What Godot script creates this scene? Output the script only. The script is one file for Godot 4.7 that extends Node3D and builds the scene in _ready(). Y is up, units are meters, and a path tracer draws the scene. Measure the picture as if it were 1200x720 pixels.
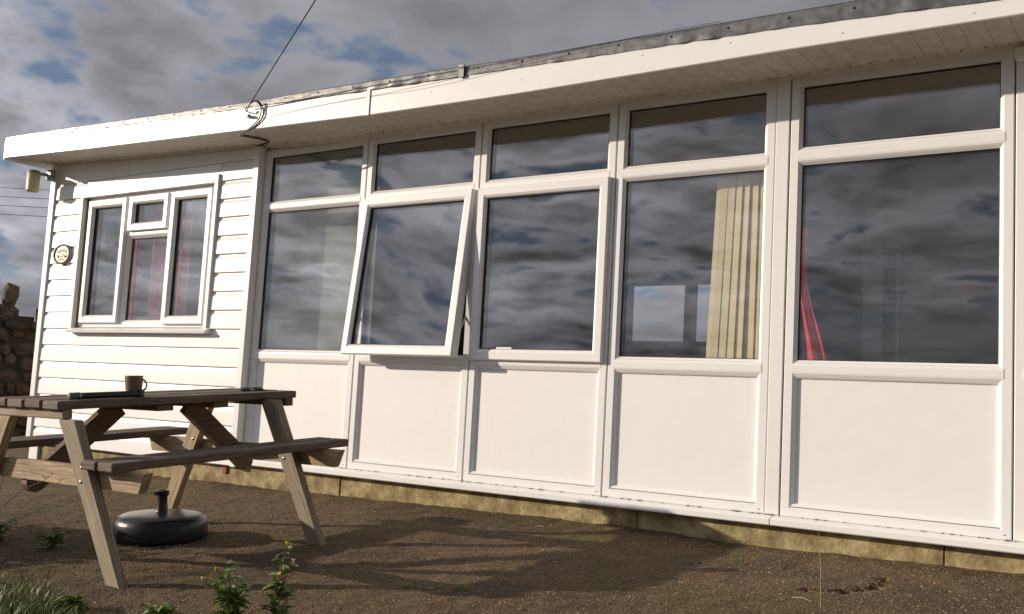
extends Node3D

# ------------------------------------------------------------------ mesh builder
class MB:
	var v := PackedVector3Array()
	var n := PackedVector3Array()
	var uv := PackedVector2Array()
	var col := PackedColorArray()
	var tint := Color(1, 1, 1)
	var uvo := Vector2.ZERO

	func tri(a: Vector3, b: Vector3, c: Vector3, nr: Vector3, na = null, nb = null, nc = null, ua := Vector2.ZERO, ub := Vector2.ZERO, uc := Vector2.ZERO):
		var flip := (b - a).cross(c - a).dot(nr) > 0.0
		v.append(a); n.append(nr if na == null else na); uv.append(ua); col.append(tint)
		if flip:
			v.append(c); n.append(nr if nc == null else nc); uv.append(uc); col.append(tint)
			v.append(b); n.append(nr if nb == null else nb); uv.append(ub); col.append(tint)
		else:
			v.append(b); n.append(nr if nb == null else nb); uv.append(ub); col.append(tint)
			v.append(c); n.append(nr if nc == null else nc); uv.append(uc); col.append(tint)

	func quad(a: Vector3, b: Vector3, c: Vector3, d: Vector3, nr: Vector3, u := [Vector2.ZERO, Vector2.ZERO, Vector2.ZERO, Vector2.ZERO]):
		tri(a, b, c, nr, null, null, null, u[0], u[1], u[2])
		tri(a, c, d, nr, null, null, null, u[0], u[2], u[3])

	func fquad(a: Vector3, b: Vector3, c: Vector3, d: Vector3, out: Vector3):
		var nr := (b - a).cross(c - a)
		if nr.length() < 1e-12:
			nr = (c - a).cross(d - a)
		nr = nr.normalized()
		if nr.dot(out) < 0.0:
			nr = -nr
		quad(a, b, c, d, nr)

	# chamfered box; uv in metres, u along the longest side
	func box(t: Transform3D, size: Vector3, ch := 0.0):
		var h := size * 0.5
		var c: float = minf(ch, minf(h.x, minf(h.y, h.z)) * 0.9)
		var la := 0
		if size.y > size.x and size.y >= size.z: la = 1
		elif size.z > size.x: la = 2
		var bs := t.basis
		var pt := func(p: Vector3) -> Vector3: return t * p
		for a in 3:
			var b := (a + 1) % 3
			var d := (a + 2) % 3
			for s in [-1.0, 1.0]:
				var q := []
				var u := []
				for k in [[-1.0, -1.0], [1.0, -1.0], [1.0, 1.0], [-1.0, 1.0]]:
					var p := Vector3.ZERO
					p[a] = s * h[a]
					p[b] = k[0] * (h[b] - c)
					p[d] = k[1] * (h[d] - c)
					q.append(pt.call(p))
					var uu: float
					var vv: float
					if a == la: uu = p[b]; vv = p[d]
					elif b == la: uu = p[b]; vv = p[d] + a * 0.31
					else: uu = p[d]; vv = p[b] + a * 0.31
					u.append(Vector2(uu, vv) + uvo)
				var nn := Vector3.ZERO
				nn[a] = s
				quad(q[0], q[1], q[2], q[3], (bs * nn).normalized(), u)
		if c <= 0.0:
			return
		for k in 3:
			var a := (k + 1) % 3
			var b := (k + 2) % 3
			for sa in [-1.0, 1.0]:
				for sb in [-1.0, 1.0]:
					var q := []
					var u := []
					for e in [[-1.0, 0], [1.0, 0], [1.0, 1], [-1.0, 1]]:
						var p := Vector3.ZERO
						p[k] = e[0] * (h[k] - c)
						p[a] = sa * (h[a] - (c if e[1] == 1 else 0.0))
						p[b] = sb * (h[b] - (c if e[1] == 0 else 0.0))
						q.append(pt.call(p))
						u.append(Vector2(p[la], p[(la + 1) % 3]) + uvo)
					var nn := Vector3.ZERO
					nn[a] = sa
					nn[b] = sb
					quad(q[0], q[1], q[2], q[3], (bs * nn).normalized(), u)
		for sx in [-1.0, 1.0]:
			for sy in [-1.0, 1.0]:
				for sz in [-1.0, 1.0]:
					tri(pt.call(Vector3(sx * h.x, sy * (h.y - c), sz * (h.z - c))), pt.call(Vector3(sx * (h.x - c), sy * h.y, sz * (h.z - c))), pt.call(Vector3(sx * (h.x - c), sy * (h.y - c), sz * h.z)), (bs * Vector3(sx, sy, sz)).normalized())

	func abox(x0: float, x1: float, y0: float, y1: float, z0: float, z1: float, ch := 0.0):
		box(Transform3D(Basis(), Vector3((x0 + x1) / 2, (y0 + y1) / 2, (z0 + z1) / 2)), Vector3(x1 - x0, y1 - y0, z1 - z0), ch)

	# rectangular mitred ring in the xy plane; profile = [[inset, z], ...] from the outer back edge round the face to the inner back edge
	func ring(x0: float, x1: float, y0: float, y1: float, profile: Array):
		for k in profile.size() - 1:
			var i0: float = profile[k][0]
			var i1: float = profile[k + 1][0]
			var za: float = profile[k][1]
			var zb: float = profile[k + 1][1]
			# profile normal in (inset, z): faces out of the material
			var dn := Vector2(i1 - i0, zb - za).normalized()
			var pn := Vector2(-dn.y, dn.x)
			var A := [Vector3(x0 + i0, y0 + i0, za), Vector3(x1 - i0, y0 + i0, za), Vector3(x1 - i0, y1 - i0, za), Vector3(x0 + i0, y1 - i0, za)]
			var B := [Vector3(x0 + i1, y0 + i1, zb), Vector3(x1 - i1, y0 + i1, zb), Vector3(x1 - i1, y1 - i1, zb), Vector3(x0 + i1, y1 - i1, zb)]
			var ins := [Vector3(0, 1, 0), Vector3(-1, 0, 0), Vector3(0, -1, 0), Vector3(1, 0, 0)]
			for e in 4:
				var f := (e + 1) % 4
				quad(A[e], A[f], B[f], B[e], (ins[e] * pn.x + Vector3(0, 0, pn.y)).normalized())

	# prism: outline (convex or star about its centre) in the plane (ax, ay), from o along dir
	func prism(o: Vector3, ax: Vector3, ay: Vector3, outline: Array, dir: Vector3):
		var cen := Vector2.ZERO
		for p in outline: cen += p
		cen /= outline.size()
		var P := func(q: Vector2) -> Vector3: return o + ax * q.x + ay * q.y
		var m := outline.size()
		for i in m:
			var a: Vector2 = outline[i]
			var b: Vector2 = outline[(i + 1) % m]
			var ed := (b - a).normalized()
			var nn := Vector2(ed.y, -ed.x)
			if nn.dot((a + b) / 2 - cen) < 0.0: nn = -nn
			var w := (ax * nn.x + ay * nn.y).normalized()
			var L := dir.length()
			quad(P.call(a), P.call(b), P.call(b) + dir, P.call(a) + dir, w, [Vector2(0, a.y) + uvo, Vector2(0, b.y) + uvo, Vector2(L, b.y) + uvo, Vector2(L, a.y) + uvo])
			tri(P.call(cen), P.call(a), P.call(b), -dir.normalized(), null, null, null, cen + uvo, a + uvo, b + uvo)
			tri(P.call(cen) + dir, P.call(a) + dir, P.call(b) + dir, dir.normalized(), null, null, null, cen + uvo, a + uvo, b + uvo)

	func tube(pts: Array, radii: Array, sides := 6, cap := true):
		var rings := []
		var nrm := []
		var prev := Vector3.ZERO
		for i in pts.size():
			var d: Vector3 = (pts[mini(i + 1, pts.size() - 1)] - pts[maxi(i - 1, 0)]).normalized()
			var s: Vector3
			if prev == Vector3.ZERO:
				s = d.cross(Vector3.UP if absf(d.y) < 0.9 else Vector3.RIGHT).normalized()
			else:
				s = (prev - d * prev.dot(d)).normalized()
			prev = s
			var t := d.cross(s)
			var r := []
			var m := []
			for k in sides:
				var w := s * cos(TAU * k / sides) + t * sin(TAU * k / sides)
				r.append(pts[i] + w * radii[i])
				m.append(w)
			rings.append(r)
			nrm.append(m)
		for i in pts.size() - 1:
			for k in sides:
				var l := (k + 1) % sides
				var mid: Vector3 = nrm[i][k] + nrm[i][l]
				tri(rings[i][k], rings[i][l], rings[i + 1][l], mid.normalized(), nrm[i][k], nrm[i][l], nrm[i + 1][l])
				tri(rings[i][k], rings[i + 1][l], rings[i + 1][k], mid.normalized(), nrm[i][k], nrm[i + 1][l], nrm[i + 1][k])
		if cap:
			for e in [0, pts.size() - 1]:
				var d: Vector3 = (pts[0] - pts[1]).normalized() if e == 0 else (pts[e] - pts[e - 1]).normalized()
				for k in sides:
					tri(pts[e], rings[e][k], rings[e][(k + 1) % sides], d)

	# lathe about local y; profile = [Vector2(radius, y), ...]
	func lathe(t: Transform3D, profile: Array, segs := 32, squash := 1.0):
		var m := profile.size()
		var pn := []
		for i in m:
			var a: Vector2 = profile[maxi(i - 1, 0)]
			var b: Vector2 = profile[mini(i + 1, m - 1)]
			var d := (b - a).normalized()
			pn.append(Vector2(d.y, -d.x))
		for i in m - 1:
			for k in segs:
				var a0 := TAU * k / segs
				var a1 := TAU * (k + 1) / segs
				var e0 := Vector3(cos(a0), 0, sin(a0) * squash)
				var e1 := Vector3(cos(a1), 0, sin(a1) * squash)
				var p: Vector2 = profile[i]
				var q: Vector2 = profile[i + 1]
				var A := t * (e0 * p.x + Vector3(0, p.y, 0))
				var B := t * (e1 * p.x + Vector3(0, p.y, 0))
				var C := t * (e1 * q.x + Vector3(0, q.y, 0))
				var D := t * (e0 * q.x + Vector3(0, q.y, 0))
				var bs := t.basis
				var nA: Vector3 = (bs * (e0 * pn[i].x + Vector3(0, pn[i].y, 0))).normalized()
				var nB: Vector3 = (bs * (e1 * pn[i].x + Vector3(0, pn[i].y, 0))).normalized()
				var nC: Vector3 = (bs * (e1 * pn[i + 1].x + Vector3(0, pn[i + 1].y, 0))).normalized()
				var nD: Vector3 = (bs * (e0 * pn[i + 1].x + Vector3(0, pn[i + 1].y, 0))).normalized()
				var mid := (nA + nC).normalized()
				if p.x > 1e-6: tri(A, B, C, mid, nA, nB, nC)
				if q.x > 1e-6: tri(A, C, D, mid, nA, nC, nD)

	func mesh() -> ArrayMesh:
		var arr := []
		arr.resize(Mesh.ARRAY_MAX)
		arr[Mesh.ARRAY_VERTEX] = v
		arr[Mesh.ARRAY_NORMAL] = n
		arr[Mesh.ARRAY_TEX_UV] = uv
		arr[Mesh.ARRAY_COLOR] = col
		var m := ArrayMesh.new()
		m.add_surface_from_arrays(Mesh.PRIMITIVE_TRIANGLES, arr)
		return m

# ------------------------------------------------------------------ helpers
var rng := RandomNumberGenerator.new()
var M := {}
var taken := {}

func numbered(called: String) -> String:
	taken[called] = taken.get(called, -1) + 1
	return called if taken[called] == 0 else "%s_%03d" % [called, taken[called]]

func part(parent: Node, called: String, mb, mat: Material, at := Transform3D()) -> MeshInstance3D:
	var o := MeshInstance3D.new()
	o.name = called
	o.mesh = mb.mesh() if mb is MB else mb
	o.material_override = mat
	o.transform = at
	parent.add_child(o, true)
	return o

func tag(o: Node, label: String, category: String, group := "", kind := ""):
	if label: o.set_meta("label", label)
	if category: o.set_meta("category", category)
	if group: o.set_meta("group", group)
	if kind: o.set_meta("kind", kind)

func thing(called: String, label: String, category: String, at := Transform3D(), group := "") -> Node3D:
	var o := Node3D.new()
	o.name = numbered(called)
	o.transform = at
	add_child(o)
	tag(o, label, category, group)
	return o

func single(called: String, mb, mat: Material, label: String, category: String, group := "", kind := "", at := Transform3D()) -> MeshInstance3D:
	var o := part(self, numbered(called), mb, mat, at)
	tag(o, label, category, group, kind)
	return o

func lerp_table(tab: Array, x: float) -> float:
	if x <= tab[0][0]: return tab[0][1]
	for i in tab.size() - 1:
		if x <= tab[i + 1][0]:
			return lerpf(tab[i][1], tab[i + 1][1], (x - tab[i][0]) / (tab[i + 1][0] - tab[i][0]))
	return tab[-1][1]

func noise(freq: float, oct := 4, sd := 1, kind := FastNoiseLite.TYPE_SIMPLEX_SMOOTH) -> FastNoiseLite:
	var f := FastNoiseLite.new()
	f.noise_type = kind
	f.seed = sd
	f.frequency = freq
	f.fractal_type = FastNoiseLite.FRACTAL_FBM if oct > 1 else FastNoiseLite.FRACTAL_NONE
	f.fractal_octaves = oct
	return f

func s2l(c: float) -> float:
	return c / 12.92 if c <= 0.04045 else pow((c + 0.055) / 1.055, 2.4)

func lin(r: float, g: float, b: float) -> Color:
	return Color(r, g, b).linear_to_srgb()

func tex(im: Image) -> ImageTexture:
	return ImageTexture.create_from_image(im)

func grey_image(f: FastNoiseLite, w: int, h: int) -> Image:
	var im := f.get_seamless_image(w, h)
	im.convert(Image.FORMAT_L8)
	return im

# image ramped between two sRGB colours by a noise image
func ramp_image(src: Image, a: Color, b: Color, power := 1.0) -> Image:
	var w := src.get_width()
	var h := src.get_height()
	var d := src.get_data()
	var lut := PackedByteArray()
	for i in 256:
		var c := a.lerp(b, pow(i / 255.0, power))
		lut.append_array([int(clampf(c.r, 0, 1) * 255), int(clampf(c.g, 0, 1) * 255), int(clampf(c.b, 0, 1) * 255)])
	var out := PackedByteArray()
	out.resize(w * h * 3)
	for i in w * h:
		var k := d[i] * 3
		out[i * 3] = lut[k]
		out[i * 3 + 1] = lut[k + 1]
		out[i * 3 + 2] = lut[k + 2]
	return Image.create_from_data(w, h, false, Image.FORMAT_RGB8, out)

func mat(color: Color, rough := 0.6, metal := 0.0) -> StandardMaterial3D:
	var m := StandardMaterial3D.new()
	m.albedo_color = color
	m.roughness = rough
	m.metallic = metal
	return m

func triplanar(m: StandardMaterial3D, scale: float, world := true):
	m.uv1_triplanar = true
	m.uv1_world_triplanar = world
	m.uv1_scale = Vector3.ONE * scale

# ------------------------------------------------------------------ materials
func make_materials():
	var soft := grey_image(noise(0.012, 5, 11), 512, 512)
	var streak := Image.create(256, 512, false, Image.FORMAT_L8)
	var sn := noise(0.05, 4, 5)
	for y in 512:
		for x in 256:
			var a := TAU * x / 256.0
			var k := 0.5 + 0.55 * sn.get_noise_3d(cos(a) * 90.0, sin(a) * 90.0, y * 0.12) + 0.15 * sn.get_noise_3d(cos(a) * 400.0, sin(a) * 400.0, y * 0.8)
			streak.set_pixel(x, y, Color(k, k, k))
	# white plastic
	var pv := ramp_image(soft, Color(0.905, 0.905, 0.90), Color(0.918, 0.918, 0.915))
	M.pvc = mat(Color(1, 1, 1), 0.36)
	M.pvc.albedo_texture = tex(pv)
	triplanar(M.pvc, 1.1)
	M.siding = M.pvc.duplicate()
	M.siding.roughness = 0.4
	M.panel = M.pvc.duplicate()
	M.panel.roughness = 0.5
	M.panel.heightmap_enabled = true
	M.panel.heightmap_texture = tex(streak)
	M.panel.heightmap_scale = 0.02
	M.soffit = mat(Color(0.90, 0.89, 0.87), 0.5)
	M.soffit.albedo_texture = tex(ramp_image(soft, Color(0.84, 0.82, 0.78), Color(1, 0.995, 0.98), 0.6))
	triplanar(M.soffit, 1.6)
	M.rubber = mat(lin(0.012, 0.012, 0.013), 0.6)
	M.gap = mat(lin(0.02, 0.018, 0.016), 0.9)
	# glass
	M.glass = mat(Color(0.75, 0.78, 0.76, 0.003), 0.0)
	M.glass.transparency = BaseMaterial3D.TRANSPARENCY_ALPHA
	M.misted = mat(Color(0.74, 0.76, 0.73, 0.022), 0.0)
	M.misted.transparency = BaseMaterial3D.TRANSPARENCY_ALPHA
	# metal roof edge
	M.metal = mat(Color(0.50, 0.50, 0.50), 0.45, 0.7)
	M.metal.albedo_texture = tex(ramp_image(soft, Color(0.70, 0.68, 0.66), Color(1, 1, 1)))
	triplanar(M.metal, 2.3)
	M.felt = mat(lin(0.06, 0.06, 0.06), 0.95)
	M.steel = mat(Color(0.75, 0.74, 0.72), 0.3, 1.0)
	# concrete
	var con := grey_image(noise(0.011, 6, 31), 512, 512)
	M.concrete = mat(Color(1, 1, 1), 0.92)
	M.concrete.albedo_texture = tex(ramp_image(con, Color(0.42, 0.35, 0.23), Color(0.73, 0.68, 0.51), 1.0))
	M.concrete.heightmap_enabled = true
	M.concrete.heightmap_texture = tex(grey_image(noise(0.05, 5, 33), 512, 512))
	M.concrete.heightmap_scale = 0.25
	triplanar(M.concrete, 1.3)
	M.brick = mat(lin(0.30, 0.09, 0.05), 0.9)
	# wood
	var wimg := Image.create(512, 256, false, Image.FORMAT_RGB8)
	var himg := Image.create(512, 256, false, Image.FORMAT_L8)
	var wn := noise(0.02, 5, 41)
	var wb := noise(0.006, 3, 43)
	for y in 256:
		for x in 512:
			var a := TAU * x / 512.0
			var warp := wb.get_noise_3d(cos(a) * 30.0, sin(a) * 30.0, y * 0.6) * 10.0
			var g := wn.get_noise_3d(cos(a) * 26.0, sin(a) * 26.0, (y + warp) * 6.0)
			var rings := sin((y + warp * 3.0) * 0.42) * 0.5 + 0.5
			var k := clampf(0.80 + g * 0.26 + (rings - 0.5) * 0.07, 0.2, 1.0)
			var big := wb.get_noise_3d(cos(a) * 40.0 + 300.0, sin(a) * 40.0, y * 0.7) * 0.12
			wimg.set_pixel(x, y, Color(clampf(k + big, 0, 1), clampf(k * 0.97 + big, 0, 1), clampf(k * 0.93 + big * 0.8, 0, 1)))
			himg.set_pixel(x, y, Color(k, k, k))
	var wt := tex(wimg)
	var ht := tex(himg)
	var wood := func(c: Color) -> StandardMaterial3D:
		var m := mat(c, 0.8)
		m.albedo_texture = wt
		m.heightmap_enabled = true
		m.heightmap_texture = ht
		m.heightmap_scale = 0.06
		m.uv1_scale = Vector3(1.3, 3.3, 1)
		return m
	M.wood_top = wood.call(lin(0.25, 0.205, 0.16))
	M.wood_top2 = wood.call(lin(0.215, 0.175, 0.138))
	M.wood_leg = wood.call(lin(0.47, 0.41, 0.31))
	M.wood_leg2 = wood.call(lin(0.62, 0.50, 0.34))
	M.wood_brace = wood.call(lin(0.27, 0.19, 0.125))
	# small things
	M.black_plastic = mat(lin(0.016, 0.017, 0.02), 0.33)
	M.black_plastic.heightmap_enabled = true
	M.black_plastic.heightmap_texture = tex(grey_image(noise(0.08, 3, 51), 256, 256))
	M.black_plastic.heightmap_scale = 0.05
	triplanar(M.black_plastic, 3.0)
	M.mug = mat(lin(0.17, 0.12, 0.075), 0.35)
	M.cream = mat(lin(0.62, 0.55, 0.36), 0.45)
	M.cable = mat(lin(0.02, 0.02, 0.02), 0.5)
	M.interior = mat(lin(0.24, 0.19, 0.135), 0.7)
	M.ceiling = mat(lin(0.50, 0.46, 0.38), 0.9)
	M.carpet = mat(lin(0.16, 0.13, 0.11), 1.0)
	M.darkframe = mat(lin(0.10, 0.10, 0.10), 0.5)
	M.jamb = mat(lin(0.30, 0.32, 0.34), 0.5)
	M.blind = mat(lin(0.62, 0.54, 0.33), 0.8)
	M.blind.backlight_enabled = true
	M.blind.backlight = Color(0.3, 0.27, 0.17)
	M.blind_pale = mat(lin(0.27, 0.29, 0.25), 0.85)
	M.curtain_pink = mat(lin(0.58, 0.15, 0.17), 0.9)
	M.curtain_grey = mat(lin(0.22, 0.24, 0.21), 0.9)
	M.cloth = mat(Color(1, 1, 1), 0.9)
	M.cloth.vertex_color_use_as_albedo = true
	# plants
	M.leaf = mat(Color(1, 1, 1), 0.55)
	M.leaf.vertex_color_use_as_albedo = true
	M.leaf.backlight_enabled = true
	M.leaf.backlight = Color(0.35, 0.4, 0.2)
	M.stem = mat(lin(0.11, 0.12, 0.04), 0.7)
	M.straw = mat(lin(0.45, 0.36, 0.18), 0.7)
	M.petal = mat(lin(0.75, 0.50, 0.05), 0.6)
	M.twig = mat(lin(0.08, 0.05, 0.03), 0.8)
	# rubble stone
	M.stones = []
	var stn := grey_image(noise(0.02, 6, 61), 512, 512)
	for c in [Color(0.34, 0.28, 0.23), Color(0.39, 0.33, 0.27), Color(0.30, 0.25, 0.21), Color(0.37, 0.29, 0.22)]:
		var m := mat(Color(1, 1, 1), 0.95)
		m.albedo_texture = tex(ramp_image(stn, c * 0.6, c * 1.25))
		m.heightmap_enabled = true
		m.heightmap_texture = tex(stn)
		m.heightmap_scale = 2.0
		triplanar(m, 1.1)
		M.stones.append(m)
	M.mortar = mat(lin(0.05, 0.04, 0.03), 1.0)
	# ground: gritty tarmac
	var cell := noise(0.09, 1, 71, FastNoiseLite.TYPE_CELLULAR)
	cell.cellular_return_type = FastNoiseLite.RETURN_CELL_VALUE
	cell.cellular_jitter = 1.0
	var cv := grey_image(cell, 1024, 1024).get_data()
	cell.cellular_return_type = FastNoiseLite.RETURN_DISTANCE2_SUB
	var cd := grey_image(cell, 1024, 1024)
	var cdd := cd.get_data()
	var fine := grey_image(noise(0.11, 4, 73), 1024, 1024).get_data()
	var out := PackedByteArray()
	out.resize(1024 * 1024 * 3)
	for i in 1024 * 1024:
		var q := cv[i] / 255.0
		var f := fine[i] / 255.0
		var b := (0.54 + 0.34 * q * q * q + 0.34 * (f - 0.5)) * (0.72 + 0.28 * minf(1.0, cdd[i] / 110.0))
		var w := fmod(q * 7.31, 1.0) - 0.5
		out[i * 3] = int(clampf(b * (1.0 + 0.10 * w), 0, 1) * 255)
		out[i * 3 + 1] = int(clampf(b * 0.985, 0, 1) * 255)
		out[i * 3 + 2] = int(clampf(b * (0.95 - 0.10 * w), 0, 1) * 255)
	M.ground = mat(Color(1, 1, 1), 0.95)
	M.ground.vertex_color_use_as_albedo = true
	M.ground.albedo_texture = tex(Image.create_from_data(1024, 1024, false, Image.FORMAT_RGB8, out))
	M.ground.heightmap_enabled = true
	M.ground.heightmap_texture = tex(cd)
	M.ground.heightmap_scale = 0.5
	triplanar(M.ground, 1.25)
	M.pebble = mat(Color(1, 1, 1), 0.85)
	M.pebble.vertex_color_use_as_albedo = true

# ------------------------------------------------------------------ sky
const SKY_SEED := 52
const SUN := Vector3(1.75, -0.51, -1.0)

func make_sky() -> Sky:
	var W := 4096
	var H := 2048
	var data := PackedFloat32Array()
	data.resize(W * H * 3)
	var cl := noise(1.0, 7, SKY_SEED)
	cl.fractal_gain = 0.56
	var warp := noise(0.45, 3, SKY_SEED + 10)
	var band := noise(1.0, 4, SKY_SEED + 20)
	var sun := -SUN.normalized()
	for j in H / 2 + 8:
		var step := 1 if j > H / 4 else 4
		if step == 4 and j % 4 != 0: continue
		var el := PI * (0.5 - (j + 0.5) / H)
		var sy := sin(el)
		var cy := cos(el)
		var yy := maxf(sy, 0.0)
		var k := 1.0 / (yy + 0.13)
		for i in range(0, W, step):
			var an := ((i + 0.5 * step) / W - 0.25) * TAU
			var dx := cos(an) * cy
			var dz := sin(an) * cy
			var u := dx * k
			var w := dz * k
			var wx := warp.get_noise_2d(u, w)
			var dens := cl.get_noise_2d(u * 2.5 + wx * 0.5, w * 2.5 - wx * 0.4)
			var shade := band.get_noise_2d(u * 1.3 + 40.0 + wx * 0.3, w * 1.5)
			# broken layer of grey cloud, closing towards the horizon
			var cov := smoothstep(-0.38, 0.05, dens + 0.09 + 0.05 * (1.0 - yy) + 0.34 * wx)
			var cs := dx * sun.x + sy * sun.y + dz * sun.z
			var mu := maxf(0.0, cs)
			var glow := pow(mu, 3.2)
			var wide := 0.5 + 0.5 * cs
			var t := sqrt(yy)
			var br := lerpf(0.20, 0.085, t) + 0.16 * glow
			var bg := lerpf(0.26, 0.14, t) + 0.22 * glow
			var bb := lerpf(0.34, 0.245, t) + 0.34 * glow
			var thick := clampf(0.40 + 0.75 * dens + 0.6 * shade, 0.0, 1.0)
			var lum := lerpf(0.27, 0.185, thick) * lerpf(0.95, 1.5, wide * wide) + 1.9 * glow * pow(1.0 - thick, 1.4)
			# bank of lower cloud along the horizon
			var bank := smoothstep(0.105, 0.055, sy + 0.035 * warp.get_noise_2d(an * 5.0, 3.0) + 0.03 * dens)
			lum *= 1.0 - 0.40 * bank
			cov = maxf(cov, bank * 0.9)
			var p := (j * W + i) * 3
			var r := lerpf(br, lum * 0.985, cov)
			var g := lerpf(bg, lum * 0.985, cov)
			var b := lerpf(bb, lum * 1.09, cov)
			for jj in step:
				for ii in step:
					var o := p + (jj * W + ii) * 3
					data[o] = r
					data[o + 1] = g
					data[o + 2] = b
	for j in range(H / 2 + 8, H):
		for i in W:
			var p := (j * W + i) * 3
			data[p] = 0.10; data[p + 1] = 0.09; data[p + 2] = 0.075
	var im := Image.create_from_data(W, H, false, Image.FORMAT_RGBF, data.to_byte_array())
	var pm := PanoramaSkyMaterial.new()
	pm.panorama = ImageTexture.create_from_image(im)
	var s := Sky.new()
	s.sky_material = pm
	return s

# ------------------------------------------------------------------ ground
func ground_y(x: float, z: float) -> float:
	var zc := clampf(z, -1.0, 5.5)
	var xc := clampf(x, -9.0, 2.0)
	var far := maxf(maxf(absf(x + 3.0) - 8.0, absf(z) - 8.0), 0.0)
	return 0.14 - 0.073 * zc + 0.015 * (xc + 1.4) - far * 0.01

var und := noise(0.9, 4, 81)
var und2 := noise(6.0, 3, 82)
var und3 := noise(17.0, 2, 83)
const CRACK := [[-1.33, 0.80], [-1.24, 0.78], [-1.13, 0.70], [-1.09, 0.56], [-1.085, 0.44], [-1.10, 0.34]]
const CRACKW := [0.004, 0.009, 0.013, 0.013, 0.010, 0.003]

func ground_h(x: float, z: float) -> float:
	var y := ground_y(x, z)
	if absf(x + 3.0) < 9.0 and absf(z - 2.0) < 6.0:
		y += 0.012 * und.get_noise_2d(x, z) + 0.006 * und2.get_noise_2d(x, z)
		if z < 3.3 and z > -0.1: y += 0.0016 * und3.get_noise_2d(x, z)
		# rough fillet against the plinth, lower towards the right
		if z < 0.5 and z > -0.3 and x < -1.9:
			y += 0.022 * pow(smoothstep(0.30, -0.02, z), 1.6) * smoothstep(-1.9, -2.6, x)
		for i in CRACK.size() - 1:
			var a := Vector2(CRACK[i][0], CRACK[i][1])
			var b := Vector2(CRACK[i + 1][0], CRACK[i + 1][1])
			if absf(x - a.x) > 0.3 or absf(z - a.y) > 0.3: continue
			var p := Vector2(x, z) + Vector2(und2.get_noise_2d(x * 5.0, z * 5.0), und2.get_noise_2d(x * 5.0 + 50.0, z * 5.0)) * 0.05
			var t := clampf((p - a).dot(b - a) / (b - a).length_squared(), 0.0, 1.0)
			var w := lerpf(CRACKW[i], CRACKW[i + 1], t)
			var d := p.distance_to(a.lerp(b, t))
			y = minf(y, ground_y(x, z) - 0.045 * smoothstep(w * 1.5, w * 0.4, d) + 0.012 * und.get_noise_2d(x, z))
	return y

func axis(lo: float, hi: float, step: float, ends: Array) -> PackedFloat32Array:
	var a := PackedFloat32Array()
	for e in ends:
		if e < lo: a.append(e)
	var c := int(round((hi - lo) / step))
	for i in c + 1: a.append(lo + (hi - lo) * i / c)
	for e in ends:
		if e > hi: a.append(e)
	return a

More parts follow.
